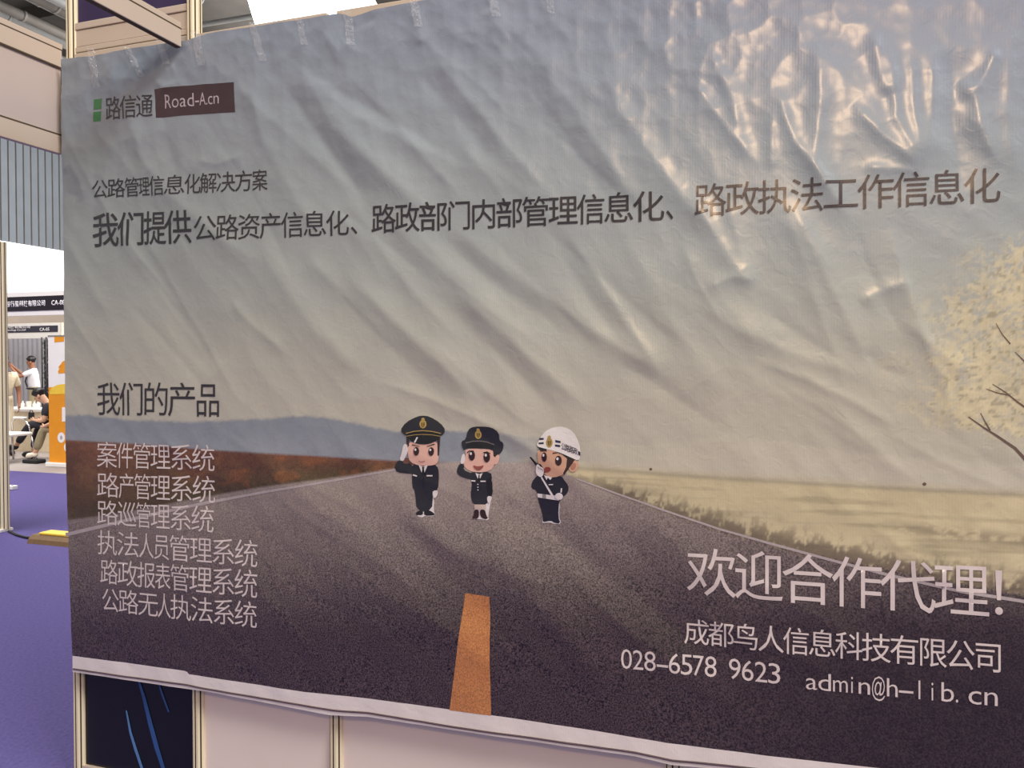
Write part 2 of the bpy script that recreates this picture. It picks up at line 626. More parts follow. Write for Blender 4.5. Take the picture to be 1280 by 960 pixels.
# roof with purlins, ducts and trusses
RZ = 11.0
bm = bmesh.new()
box(bm, (-24, 4, RZ), (30, 44, RZ + .2))
for k in range(9):
    box(bm, (-23.5, 6 + 4 * k, RZ - .35), (30, 6.18 + 4 * k, RZ))
tag(obj('ceiling', bm, M['roof']), kind='structure')
duct_root = empty('ventilation_duct', (-16, 20, RZ - 1.2), 'long grey ventilation ducts under the dark hall roof at the upper left', 'duct')
for k, r in enumerate((.10, .17, .08, .14, .19, .09, .12, .20, .10, .16)):
    x0, dz = -11.6 - .50 * k, -1.35 + .12 * (k % 3)
    bm = bmesh.new()
    tube(bm, [(x0, 5, RZ + dz), (x0, 20, RZ + dz), (x0, 42, RZ + dz)], r, 16)
    for q in range(18):
        tube(bm, [(x0, 6 + 2 * q, RZ + dz), (x0, 6.07 + 2 * q, RZ + dz)], r + .012, 16)
    obj('duct_pipe', bm, M['duct'] if k % 2 else M['steel'], duct_root)
for k in range(6):
    bm = bmesh.new()
    box(bm, (-16.6, 8 + 6 * k, RZ - 1.62), (-11.2, 8.08 + 6 * k, RZ - 1.56))
    for x0 in (-16.5, -11.3):
        tube(bm, [(x0, 8.04 + 6 * k, RZ - 1.6), (x0, 8.04 + 6 * k, RZ)], .03, 6)
    obj('hanger', bm, M['steel'], duct_root)
for k, Y in enumerate((13.3, 20.0, 27.0)):
    t = empty('roof_truss', (-2, Y, RZ - 1.3), ['steel roof truss nearest, above the banner rail', 'steel roof truss in the middle, beyond the nearest one',
                                                'steel roof truss farthest down the hall'][k], 'truss', 'steel trusses under the hall roof')
    bm = bmesh.new()
    tube(bm, [(-13, Y, RZ - 1.6), (29, Y, RZ - 1.6)], .06, 8)
    tube(bm, [(-13, Y, RZ - .35), (29, Y, RZ - .35)], .06, 8)
    obj('chord', bm, M['duct'], t)
    bm = bmesh.new()
    for i in range(21):
        x = -13 + 2 * i
        tube(bm, [(x, Y, RZ - 1.6), (x + 1, Y, RZ - .35), (x + 2, Y, RZ - 1.6)], .04, 6)
    obj('web', bm, M['duct'], t)

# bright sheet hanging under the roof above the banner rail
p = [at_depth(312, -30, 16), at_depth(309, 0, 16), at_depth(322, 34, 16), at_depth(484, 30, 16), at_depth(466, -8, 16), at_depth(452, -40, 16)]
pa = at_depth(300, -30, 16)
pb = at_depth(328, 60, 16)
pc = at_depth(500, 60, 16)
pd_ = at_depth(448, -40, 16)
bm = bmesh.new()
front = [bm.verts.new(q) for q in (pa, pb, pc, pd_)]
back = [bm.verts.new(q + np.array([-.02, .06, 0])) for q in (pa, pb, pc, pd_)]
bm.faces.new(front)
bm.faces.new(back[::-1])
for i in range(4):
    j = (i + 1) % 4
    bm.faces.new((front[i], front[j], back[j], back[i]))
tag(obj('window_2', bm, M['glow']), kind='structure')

# ------------------------------------------------------------------ shell-scheme wall behind the banner
WY = .035                                        # centre line of posts
wall_root = empty('wall_back', (1.5, WY, 0), None, None)
tag(wall_root, 'white shell scheme wall with cream posts behind the printed banner', 'partition wall', kind='structure')


def post(x, y, z0, z1, parent, name='post', r=.0225):
    prof = []
    for k in range(8):
        a = math.pi / 4 * k
        ca, sa = math.cos(a), math.sin(a)
        R_ = r
        w = r * .36
        g = r * .10
        for (u, d) in ((-w, R_), (-g, R_), (-g, R_ - .006), (g, R_ - .006), (g, R_), (w, R_)):
            prof.append((ca * d - sa * u, sa * d + ca * u, d < R_ - .001))
    bm = bmesh.new()
    n = len(prof)
    lo = [bm.verts.new((x + a, y + b, z0)) for a, b, _ in prof]
    hi = [bm.verts.new((x + a, y + b, z1)) for a, b, _ in prof]
    for i in range(n):
        j = (i + 1) % n
        f = bm.faces.new((lo[i], lo[j], hi[j], hi[i]))
        f.material_index = 1 if (prof[i][2] or prof[j][2]) else 0
    bm.faces.new(lo[::-1])
    bm.faces.new(hi)
    return obj(name, bm, [M['post'], M['groove']], parent)


POSTS = [-.056, .447, .958, 1.975, 2.985]
for i, x in enumerate(POSTS):
    post(x, WY, 0, 3.05 if i < 2 else 2.5, wall_root)
for i in range(4):
    a, b = POSTS[i] + .017, POSTS[i + 1] - .017
    bm = bmesh.new()
    box(bm, (a, WY - .003, .08), (b, WY + .003, 2.47))
    pn = obj('panel', bm, M['black'] if i == 0 else M['panel'], wall_root)
    if i == 0:
        pn['label'] = 'black graphic panel with pale blue light streaks'
        # light streaks printed on the black panel
        for (pts, w0, mt) in ((([(171, 842), (180, 872), (188, 905), (196, 935), (204, 960), (214, 995)]), 5.5, 'streak2'),
                              (([(158, 888), (163, 915), (170, 938), (178, 962), (190, 1000)]), 3.4, 'streak'),
                              (([(198, 852), (203, 868), (211, 890)]), 2.6, 'streak2')):
            b2 = bmesh.new()
            rows = []
            n = len(pts)
            for k, (px_, py_) in enumerate(pts):
                w = w0 * (.25 + .75 * math.sin(math.pi * min(1, (k + .35) / n)))
                q0, q1 = at_y(px_ - w / 2, py_, WY - .0045), at_y(px_ + w / 2, py_, WY - .0045)
                rows.append((b2.verts.new(q0), b2.verts.new(q1)))
            for r0, r1 in zip(rows, rows[1:]):
                b2.faces.new((r0[0], r0[1], r1[1], r1[0]))
            solid(b2, geom=b2.faces[:], thickness=.0008)
            obj('light_streak', b2, M[mt], pn)
    bm = bmesh.new()
    box(bm, (a, WY - .014, 2.47), (b, WY + .014, 2.515), bevel=.002)
    box(bm, (a, WY - .014, .03), (b, WY + .014, .08), bevel=.002)
    obj('rail', bm, M['rail'], wall_root)
# header frame above the first bay
a, b = POSTS[0] + .02, POSTS[1] - .02
bm = bmesh.new()
box(bm, (a, WY - .013, 2.518), (b, WY + .013, 2.536), bevel=.002)
box(bm, (a, WY - .010, 2.538), (b, WY + .010, 2.592), bevel=.001)
box(bm, (a, WY - .014, 2.594), (b, WY + .014, 2.617), bevel=.002)
obj('header_rail', bm, M['rail'], wall_root)
bm = bmesh.new()
box(bm, (a, WY - .003, 2.617), (b, WY + .003, 3.0))
obj('header_panel', bm, M['purple'], wall_root)['label'] = 'dark purple board above the rail'

# open-side fascia running from the corner post towards the viewer on the left
fas = empty('fascia_frame', (-.02, -1.2, 2.2), 'beige fascia board with two rails running forward from the left corner post', 'fascia')
FX = -.080
bm = bmesh.new()
box(bm, (FX - .010, -2.95, 2.462), (FX + .010, .0, 2.535), bevel=.002)
box(bm, (FX - .012, -2.95, 2.523), (FX + .012, .0, 2.541), bevel=.001)
obj('top_rail', bm, M['rail'], fas)
bm = bmesh.new()
box(bm, (FX - .003, -2.95, 2.235), (FX + .003, .0, 2.462))
obj('board', bm, M['fascia'], fas)
bm = bmesh.new()
box(bm, (FX - .010, -2.95, 2.172), (FX + .010, .0, 2.235), bevel=.002)
obj('bottom_rail', bm, M['rail'], fas)
bm = bmesh.new()
for z in (2.4615, 2.2355, 2.5225):
    box(bm, (FX + .0085, -2.95, z - .0025), (FX + .0106, 0, z + .0025))
obj('rail_groove', bm, M['groove'], fas)

beam = empty('cross_beam', (POSTS[1], -1.5, 2.46), 'beige overhead beam running forward from the second post across the top', 'beam')
bm = bmesh.new()
BX = POSTS[1] + .001
box(bm, (BX - .012, -2.95, 2.450), (BX + .012, -.04, 2.526), bevel=.002)
obj('beam_body', bm, M['rail'], beam)
bm = bmesh.new()
for s_ in (-1, 1):
    box(bm, (BX + s_ * .0118 - .001, -2.95, 2.5045), (BX + s_ * .0118 + .001, -.04, 2.5085))
box(bm, (BX - .0085, -2.95, 2.449), (BX + .0085, -.04, 2.452))
obj('beam_groove', bm, M['groove'], beam)

# ------------------------------------------------------------------ the printed banner
PX = lambda l: np.array(l, float)


def ipl(x, pts):
    return np.interp(x, [p[0] for p in pts], [p[1] for p in pts])


def printed_colour(x, y):
    """the artwork: sky, hills, fields, road and blossom tree, in design coordinates; alpha = grain of the print"""
    def C(*c):
        return np.array(lin(c))[None]
    n1 = fbm(x / 40, y / 26, 101, 4)[:, None]
    n2 = fbm(x / 9, y / 7, 111, 3)[:, None]
    n3 = fbm(x / 4, y / 4, 121, 2)[:, None]
    # sky
    t = np.clip((y + 60 - .02 * x) / 560, 0, 1)
    stops = [0, .18, .45, .7, .88, 1]
    cols = [(136, 144, 160), (142, 152, 164), (154, 163, 165), (166, 172, 166), (180, 180, 167), (188, 184, 168)]
    cols = np.array([lin(c) for c in cols])
    sky = np.stack([np.interp(t, stops, cols[:, i]) for i in range(3)], -1)
    warm = sstep(500, 1250, x)[:, None] * sstep(250, 560, y)[:, None]
    sky = sky * (1 - warm * .5) + C(190, 184, 160) * warm * .5
    left_shade = sstep(560, 80, x)[:, None] * sstep(560, 200, y)[:, None]
    sky = sky * (1 - .16 * left_shade)  # overhead beam shade painted into the upper-left sky
    out = sky
    grain = np.full(x.shape, .02)
    # hills
    top = ipl(x, [(70, 519), (110, 518), (160, 524), (240, 527), (330, 523), (385, 519), (420, 523), (470, 534), (510, 541), (560, 538), (620, 540), (660, 546),
                  (740, 548), (800, 556), (860, 549), (900, 544), (960, 549), (1040, 560), (1150, 572), (1290, 580)])
    hill = sstep(-2, 3, y - top + (n3[:, 0] - .5) * 3)[:, None]
    left = sstep(760, 560, x)[:, None]
    hc = C(132, 140, 150) * (.92 + .16 * n2) * left + C(196, 190, 170) * (.95 + .1 * n1) * (1 - left)
    fade = sstep(0, 40, (y - top))[:, None]
    hc = hc * (1 - .25 * fade * left) + C(168, 172, 178) * .25 * fade * left
    out = out * (1 - hill * .92) + hc * hill * .92
    # right plain
    ptop = ipl(x, [(640, 574), (700, 580), (900, 594), (1100, 606), (1290, 616)])
    plain = (sstep(-9, 9, y - ptop) * sstep(640, 668, x))[:, None]
    pc = C(206, 193, 154) * (.86 + .28 * n1)
    streak = sstep(.52, .75, fbm(x / 150, (y - .05 * x) / 7, 131, 3))[:, None]
    pc = pc * (1 - .22 * streak)
    edge_line = np.exp(-((y - ptop - 3) / 3.0) ** 2)[:, None]
    pc = pc * (1 - .38 * edge_line)
    out = out * (1 - plain) + pc * plain
    # left field
    ftop = ipl(x, [(70, 549), (160, 554), (260, 562), (400, 570), (520, 577), (560, 577)])
    fbot = ipl(x, [(70, 651), (150, 640), (250, 621), (330, 607), (430, 594), (520, 580), (560, 578)])
    field = (sstep(-1.5, 1.5, y - ftop) * sstep(570, 545, x))[:, None]
    g = np.clip((y - ftop) / np.maximum(fbot - ftop, 4), 0, 1)[:, None]
    fc = C(112, 70, 50) * (1 - g) + C(82, 68, 42) * g
    fc = fc * (.62 + .8 * n1) * (.75 + .5 * n3)
    rust = sstep(.5, .7, fbm(x / 30, y / 22, 141, 3))[:, None] * sstep(190, 330, x)[:, None]
    fc = fc * (1 - .45 * rust) + C(150, 92, 52) * (.8 + .4 * n3) * .45 * rust
    out = out * (1 - field) + fc * field
    grain = np.where(field[:, 0] > .5, .25, grain)
    # road
    rl = ipl(x, [(70, 652), (150, 641), (250, 622), (330, 608), (430, 595), (520, 581), (576, 576), (660, 578), (700, 588), (760, 612), (830, 638), (930, 672),
                 (1000, 690), (1080, 704), (1180, 724), (1290, 744)])
    road = sstep(-1.5, 2.0, y - rl + (n3[:, 0] - .5) * 5 * (x > 640))[:, None]
    d = np.clip((y - 575) / 230, 0, 1)[:, None]
    hx = np.exp(-((x - 600) / 260) ** 2)[:, None]
    near = C(176, 162, 152)
    far = C(70, 57, 58)
    rc = near * np.maximum(0, 1 - d * 1.05) ** 1.4 + far * (1 - np.maximum(0, 1 - d * 1.05) ** 1.4)
    side = (1 - hx) * (1 - d)
    rc = rc * (1 - .45 * side) + C(104, 88, 86) * .45 * side
    rc = rc * (.93 + .14 * n1)
    dark_r = (sstep(760, 1150, x) * sstep(640, 860, y))[:, None]
    rc = rc * (1 - .42 * dark_r)
    out = out * (1 - road) + rc * road
    grain = np.where(road[:, 0] > .5, .16 + .85 * np.clip((y - 600) / 200, 0, 1) * (1 - .5 * dark_r[:, 0]), grain)
    # dry tufts along the right verge
    band = (rl - y)
    wv = ipl(x, [(700, 10), (820, 34), (960, 46), (1100, 40), (1290, 46)])
    vb = (sstep(-5, 1, band) * sstep(1.0, .1, band / wv) * sstep(690, 780, x))
    tuft = vb * sstep(.40, .62, (.6 * fbm(x / 9, y / 12, 151, 3) + .4 * fbm(x / 2.6, y / 6, 155, 2)) + .26 * sstep(.7, 0, band / wv) - .07)
    tc_ = C(92, 78, 66) * (.7 + .6 * n3)
    out = out * (1 - .8 * tuft[:, None]) + tc_ * .8 * tuft[:, None]
    sh = np.exp(-((y - ipl(x, [(1060, 650), (1150, 662), (1290, 676)])) / 7) ** 2) * sstep(1060, 1160, x)
    sh = sh * sstep(.3, .6, fbm(x / 10, y / 6, 161, 3))
    out = out * (1 - .45 * sh[:, None]) + C(92, 80, 62) * .45 * sh[:, None]
    # blossom tree at the right edge
    ex = np.interp(y, [286, 292, 305, 320, 345, 360, 375, 400, 418, 432, 445, 460, 480, 500, 520, 533, 545, 560],
                   [1300, 1272, 1258, 1222, 1216, 1200, 1178, 1172, 1186, 1160, 1146, 1140, 1140, 1146, 1154, 1172, 1230, 1310])
    cl = fbm(x / 17, y / 15, 171, 4)
    fine = fbm(x / 4.5, y / 4.0, 181, 3)
    dens = sstep(-46, 70, x - ex + (cl - .5) * 70 + (fine - .5) * 50)
    dens = dens * sstep(575, 545, y) * sstep(270, 290, y)
    crown = dens * sstep(.38, .74, fine * .7 + cl * .5 - .06 + .16 * dens)
    cc = C(212, 199, 158) * (.86 + .3 * n2) * (.9 + .2 * n3)
    twig = sstep(.60, .70, fbm(x / 6, y / 5, 191, 3))[:, None]
    cc = cc * (1 - .42 * twig)
    out = out * (1 - .8 * crown[:, None]) + cc * .8 * crown[:, None]
    return np.concatenate([np.clip(out, 0, 1), grain[:, None]], -1)


def grid_sheet(name, zlo, zhi, ns, nz, mats, parent, colour=None, lift=0.0):
    """a draped strip of the sheet between two edges"""
    zr = np.linspace(0, 1, nz)
    sr = np.linspace(0, 1, ns)
    T, V = np.meshgrid(sr, zr)
    zmid = .44 + 2.06 * V if zhi is Z_TOP else np.full_like(V, .43)
    s0 = S_LEFT(zmid)
    S = s0 + (S_RIGHT - s0) * T
    Z = zlo(S) + (zhi(S) - zlo(S)) * V
    P = drape(S.ravel(), Z.ravel(), lift)
    me = bpy.data.meshes.new(name)
    idx = np.arange(ns * nz).reshape(nz, ns)
    q = np.stack([idx[:-1, :-1], idx[:-1, 1:], idx[1:, 1:], idx[1:, :-1]], -1).reshape(-1, 4)
    me.vertices.add(len(P))
    me.vertices.foreach_set('co', P.ravel())
    me.loops.add(q.size)
    me.loops.foreach_set('vertex_index', q.ravel().astype(np.int32))
    me.polygons.add(len(q))
    me.polygons.foreach_set('loop_start', np.arange(0, q.size, 4, dtype=np.int32))
    me.update(calc_edges=True)
    if colour:
        X, Y = print_xy(S.ravel(), Z.ravel())
        at = me.color_attributes.new('ink', 'FLOAT_COLOR', 'POINT')
        at.data.foreach_set('color', colour(X, Y).astype(np.float32).ravel())
    return link_mesh(name, me, mats, parent, smooth=True)


banner = empty('printed_banner', (1.45, YB, .42), 'huge crinkled vinyl banner printed with a country road, three officers and Chinese lettering', 'banner')
grid_sheet('printed_sheet', Z_PRINT, Z_TOP, 660, 450, vinyl('printed_vinyl'), banner, printed_colour)
hem = grid_sheet('hem', Z_HEM, Z_PRINT, 330, 8, vinyl('bare_vinyl', (236, 226, 220)), banner)
hem['label'] = 'unprinted white hem along the lower edge'
ss = np.linspace(float(S_LEFT(.42)) + .004, S_RIGHT, 160)
bm = bmesh.new()
tube(bm, drape(ss, Z_CORD(ss), .0015), .0026, 6)
obj('hem_seam', bm, material('seam_thread', (88, 70, 76), .7, noise=.1, nscale=40), hem)


# -- decals: flat ink shapes that follow the folds
def drape_bm(bm, fn, cell, lift):
    """cut a flat bmesh (x, y = design units 0..) into small cells, then lay it on the sheet"""
    xs = [v.co.x for v in bm.verts]
    ys = [v.co.y for v in bm.verts]
    for axis, lo, hi in ((0, min(xs), max(xs)), (1, min(ys), max(ys))):
        k = math.floor(lo / cell) + .37
        while k * cell <= lo:
            k += 1
        while k * cell < hi:
            co = Vector((0, 0, 0))
            co[axis] = k * cell
            no = Vector((0, 0, 0))
            no[axis] = 1
            bmesh.ops.bisect_plane(bm, geom=bm.verts[:] + bm.edges[:] + bm.faces[:], plane_co=co, plane_no=no)
            k += 1
    bmesh.ops.dissolve_degenerate(bm, dist=cell * .004, edges=bm.edges[:])
    u = np.array([v.co.x for v in bm.verts])
    w = np.array([v.co.y for v in bm.verts])
    x, y = fn(u, w)
    s, z = sheet(x, y)
    P = drape(s, z, lift)
    for v, p_ in zip(bm.verts, P):
        v.co = p_


def face_viewer(bm):
    for f in bm.faces:
        f.normal_update()
        if f.normal.y > 0:
            f.normal_flip()
        f.smooth = True


class Decal:
    """several ink colours in one mesh"""
    def __init__(self):
        self.bm = bmesh.new()
        self.mats = []

    def slot(self, m):
        if m not in self.mats:
            self.mats.append(m)
        return self.mats.index(m)

    def merge(self, b, m):
        k = self.slot(m)
        face_viewer(b)
        for f in b.faces:
            f.material_index = k
        me = bpy.data.meshes.new('tmp')
        b.to_mesh(me)
        b.free()
        self.bm.from_mesh(me)
        bpy.data.meshes.remove(me)

    def poly(self, pts, m, layer=0, cell=4.0):
        b = bmesh.new()
        vs = [b.verts.new((p[0], p[1], 0)) for p in pts]
        f = b.faces.new(vs)
        bmesh.ops.triangulate(b, faces=[f])
        drape_bm(b, lambda u, w: (u, w), cell, .0007 + .00030 * layer)
        self.merge(b, m)

    def build(self, name, parent, label=None):
        me = bpy.data.meshes.new(name)
        self.bm.to_mesh(me)
        self.bm.free()
        o = link_mesh(name, me, self.mats, parent)
        if label:
            o['label'] = label
        return o


def ellipse(cx, cy, rx, ry, n=18, rot=0):
    c, s = math.cos(rot), math.sin(rot)
    return [(cx + rx * math.cos(2 * math.pi * k / n) * c - ry * math.sin(2 * math.pi * k / n) * s,
             cy + rx * math.cos(2 * math.pi * k / n) * s + ry * math.sin(2 * math.pi * k / n) * c) for k in range(n)]


def stroke(pts, w0, w1=None):
    w1 = w0 if w1 is None else w1
    n = len(pts)
    up, dn = [], []
    for i, p_ in enumerate(pts):
        a, b = pts[max(i - 1, 0)], pts[min(i + 1, n - 1)]
        dx, dy = b[0] - a[0], b[1] - a[1]
        l = math.hypot(dx, dy)
        w = (w0 + (w1 - w0) * i / (n - 1)) / 2
        up.append((p_[0] - dy / l * w, p_[1] + dx / l * w))
        dn.append((p_[0] + dy / l * w, p_[1] - dx / l * w))
    return up + dn[::-1]


def smooth_poly(pts, k=2):
    for _ in range(k):
        out = []
        n = len(pts)
        for i in range(n):
            a, b = pts[i], pts[(i + 1) % n]
            out.append((a[0] * .75 + b[0] * .25, a[1] * .75 + b[1] * .25))
            out.append((a[0] * .25 + b[0] * .75, a[1] * .25 + b[1] * .75))
        pts = out
    return pts


# road markings
d = Decal()
W_LINE = ink((178, 166, 164), .08)
d.poly(stroke([(84, 668), (160, 650), (250, 630), (330, 615), (420, 600), (500, 586), (540, 580)], 4.6, 1.6), W_LINE)
d.build('edge_marking', banner, 'white road edge line on the left of the printed road')
d = Decal()
d.poly(stroke([(722, 598), (770, 616), (830, 637), (900, 661), (960, 678), (1030, 697), (1110, 718), (1200, 738), (1286, 752)], 1.8, 4.2), W_LINE)
d.build('edge_marking', banner, 'white road edge line on the right of the printed road')
d = Decal()
d.poly([(582, 741), (613, 745), (615, 893), (563, 886.5), (573, 815)], ink((196, 130, 76), .28), cell=3.5)
d.build('centre_marking', banner, 'orange dash in the middle of the printed road')
# branches
d = Decal()
BR = ink((104, 84, 72), .1)
d.poly(stroke([(1288, 582), (1268, 560), (1246, 545), (1230, 535), (1210, 521)], 4.4, 1.2), BR)
d.poly(stroke([(1237, 538), (1230, 526), (1225, 516)], 2.0, .8), BR)
d.poly(stroke([(1288, 514), (1272, 503), (1256, 490), (1240, 480)], 2.6, .8), BR)
d.poly(stroke([(1262, 494), (1246, 491), (1232, 486)], 1.6, .7), BR)
d.poly(stroke([(1288, 462), (1278, 450), (1268, 440)], 2.2, .8), BR)
d.poly(stroke([(1262, 430), (1252, 418), (1244, 404)], 1.6, .6), BR)
d.poly(ellipse(1155, 604.5, 2.4, 2.0), BR)
d.poly(ellipse(814, 586, 1.8, 1.5), BR)
d.build('printed_branches', banner, 'dark thin branches of the printed blossom tree')
# logo
d = Decal()
GR = ink((40, 118, 58))
d.poly([(119, 125), (129.5, 124), (129, 137), (119, 138)], GR, cell=3.5)
d.poly([(119, 141), (129, 140), (128, 152), (118.5, 153)], GR, cell=3.5)
d.build('logo_mark', banner, 'two green squares of the logo')
d = Decal()
d.poly([(195, 112.5), (245, 107.5), (295, 104), (296, 141), (245, 144), (197, 148)], ink((58, 36, 44)), cell=3.5)
d.build('logo_plate', banner, 'dark plum plate of the logo')

# -- lettering: Blender's own built-in font, glyph by glyph
_glyphs = {}


def glyph(ch, offset):
    k = (ch, offset)
    if k not in _glyphs:
        c = bpy.data.curves.new('glyph', 'FONT')
        c.body = ch
        c.size = 1
        c.resolution_u = 3
        c.offset = offset
        o = bpy.data.objects.new('glyph', c)
        COL.objects.link(o)
        bpy.context.view_layer.update()
        me = bpy.data.meshes.new_from_object(o.evaluated_get(bpy.context.evaluated_depsgraph_get()))
        bpy.data.objects.remove(o)
        bpy.data.curves.remove(c)
        co = np.array([v.co[:2] for v in me.vertices])
        _glyphs[k] = (me, co.min(0), co.max(0))
    return _glyphs[k]


_ref = glyph('理', 0)
HAN_LO, HAN_HI = _ref[1][1], _ref[2][1]
HAN_L, HAN_R = glyph('三', 0)[1][0], glyph('三', 0)[2][0]
LAT_HI = glyph('d', 0)[2][1]
DIG_HI = glyph('8', 0)[2][1]


def lettering(name, parent, label, text, cuts, line, m, offset=0.0, mode='han', cell=.10, layer=2, kind=None):
    """cuts: x limits of every glyph in design units; line: (x0, bottom0, top0, x1, bottom1, top1)"""
    x0, b0, t0, x1, b1, t1 = line
    d = Decal()
    for i, ch in enumerate(text):
        if ch == ' ':
            continue
        a, b = cuts[i] if isinstance(cuts[i], (tuple, list)) else (cuts[i], cuts[i + 1])
        me, lo, hi = glyph(ch, offset)
        bm_ = bmesh.new()
        bm_.from_mesh(me)
        if mode == 'han':
            l, r, vlo, vhi = HAN_L - .02, HAN_R + .02, HAN_LO, HAN_HI
            if ch == '、':
                l, r = lo[0] - .1, hi[0] + .1
            if ch in '!！':
                l, r = lo[0], hi[0]
        else:
            l, r, vlo, vhi = lo[0], hi[0], 0.0, (DIG_HI if mode == 'digit' else LAT_HI)

        def fn(u, w, a=a, b=b, l=l, r=r, vlo=vlo, vhi=vhi):
            x = a + (b - a) * (u - l) / (r - l)
            k = (x - x0) / (x1 - x0)
            bot = b0 + (b1 - b0) * k
            tp = t0 + (t1 - t0) * k
            return x, bot + (tp - bot) * (w - vlo) / (vhi - vlo)
        drape_bm(bm_, fn, cell, .0007 + .00030 * layer)
        d.merge(bm_, m)
    return d.build(name, parent, label)


def conv(scale, ox, oy):
    return (lambda xs: [ox + x / scale for x in xs]), (lambda y: oy + y / scale)


INK_D = ink((44, 40, 46))
INK_D2 = ink((72, 62, 62))
INK_L = ink((222, 208, 202))
LW = 'printed_lettering'
lettering(LW, banner, 'dark name lettering of the logo', '路信通', [135, 154, 174, 193], (135, 150.5, 124.5, 193, 145.5, 119.5), INK_D)
lettering(LW, banner, 'pale web address on the logo plate', 'Road-A.cn',
          [(208, 216), (217, 226), (227.5, 235), (236.5, 244.5), (246, 251), (251.5, 259.5), (260, 261.6), (262.5, 268), (269.5, 276)],
          (208, 136.5, 119.5, 276, 130.5, 115.5), ink((186, 172, 178)), -.004, 'latin', cell=.08)
fx, fy = conv(3.2, 80, 200)
lettering(LW, banner, 'small dark headline', '公路管理信息化解决方案', fx([120, 183, 250, 310, 350, 411, 490, 554, 618, 690, 760, 820]),
          (117.5, fy(154), fy(86), 336, fy(119), fy(43)), INK_D)
lettering(LW, banner, 'bold start of the main headline', '我们提供', fx([120, 226, 328, 412, 516]), (117.5, fy(344), fy(222), 241, fy(328), fy(208)), INK_D, .006)
lettering(LW, banner, 'main headline, first phrase', '公路资产信息化、', fx([527, 618, 704, 790, 876, 966, 1056, 1146, 1190]),
          (244, fy(323), fy(230), 438, fy(299), fy(207)), INK_D)
fx, fy = conv(3.2, 460, 200)
lettering(LW, banner, 'main headline, second phrase', '路政部门内部管理信息化、',
          fx([22, 118, 212, 322, 416, 517, 622, 728, 840, 948, 1063, 1185, 1232]), (467, fy(292), fy(188), 830, fy(240), fy(130)), INK_D, .004)
fx, fy = conv(2.909, 840, 190)
lettering(LW, banner, 'main headline, third phrase', '路政执法工作信息化', fx([85, 197, 315, 432, 550, 676, 804, 935, 1062, 1190]),
          (869, fy(235), fy(126), 1249, fy(180), fy(63)), INK_D2)
fx, fy = conv(2.823, 90, 460)
lettering(LW, banner, 'dark title above the list', '我们的产品', fx([95, 174, 257, 345, 442, 526]), (123.6, fy(161), fy(56), 276, fy(168), fy(58)), INK_D)
for lab, text, cuts, (xa, ya, ta, xb, yb, tb) in (
        ('first list line', '案件管理系统', [95, 165, 220, 283, 350, 428, 507], (95, 346, 263, 507, 362, 276)),
        ('second list line', '路产管理系统', [95, 172, 226, 284, 350, 428, 507], (95, 450, 371, 507, 475, 386)),
        ('third list line', '路巡管理系统', [95, 168, 233, 285, 350, 426, 504], (95, 548, 468, 504, 578, 492)),
        ('fourth list line', '执法人员管理系统', [97, 165, 243, 294, 350, 422, 498, 580, 658], (97, 652, 574, 658, 700, 612)),
        ('fifth list line', '路政报表管理系统', [107, 168, 238, 300, 353, 422, 498, 580, 660], (107, 755, 676, 660, 808, 716)),
        ('sixth list line', '公路无人执法系统', [112, 171, 240, 310, 354, 426, 504, 580, 658], (112, 852, 776, 658, 914, 828))):
    lettering(LW, banner, 'pale lettering, ' + lab, text, fx(cuts), (90 + xa / 2.823, fy(ya), fy(ta), 90 + xb / 2.823, fy(yb), fy(tb)), INK_L, -.004)
fx, fy = conv(2.4615, 760, 660)
c = fx([246, 392, 537, 690, 840, 1003, 1168, 1188, 1212])
lettering(LW, banner, 'large pale slogan', '欢迎合作代理！', [(c[0], c[1]), (c[1], c[2]), (c[2], c[3]), (c[3], c[4]), (c[4], c[5]), (c[5], c[6]), (c[7], c[8])],
          (860, fy(197), fy(64), 1235, fy(269), fy(118)), INK_L)
lettering(LW, banner, 'pale company line', '成都鸟人信息科技有限公司', fx([235, 310, 387, 463, 540, 618, 700, 781, 868, 955, 1040, 1125, 1212]),
          (855.5, fy(353), fy(283), 1252, fy(440), fy(355)), INK_L)
xs = [(42, 75), (78, 110), (113, 148), (151, 186), (188, 223), (225, 260), (262, 295), (298, 334), None, (372, 408), (412, 448), (452, 490), (493, 530)]
xs = [None if q is None else tuple(fx(q)) for q in xs]
lettering(LW, banner, 'pale telephone number', '028-6578 9623', xs, (777, fy(428), fy(368), 975, fy(478), fy(415)), INK_L, -.004, 'digit')
fx, fy = conv(2.667, 800, 800)
xs = [(553, 590), (594, 636), (643, 692), (703, 709), (728, 766), (772, 816), (822, 858), (862, 910), (927, 933), (970, 976), (1003, 1045), (1051, 1059),
      (1093, 1136), (1146, 1190)]
lettering(LW, banner, 'pale electronic mail address', 'admin@h-lib.cn', [tuple(fx(q)) for q in xs], (1007, fy(160), fy(104), 1246, fy(217), fy(150)), INK_L, -.004, 'latin')

# -- the three printed officers
SKIN = ink((226, 180, 162))
SKIN2 = ink((206, 160, 132))
BLK = ink((36, 35, 42))
BLK2 = ink((22, 20, 24))
WHT = ink((226, 218, 216))
GOLD = ink((176, 148, 78))
GOLD2 = ink((98, 74, 34))
EYE = ink((46, 18, 24))
HAIRI = ink((52, 32, 30))
BRN = ink((112, 76, 62))
LIP = ink((150, 80, 70))
NAVY = ink((34, 38, 66))


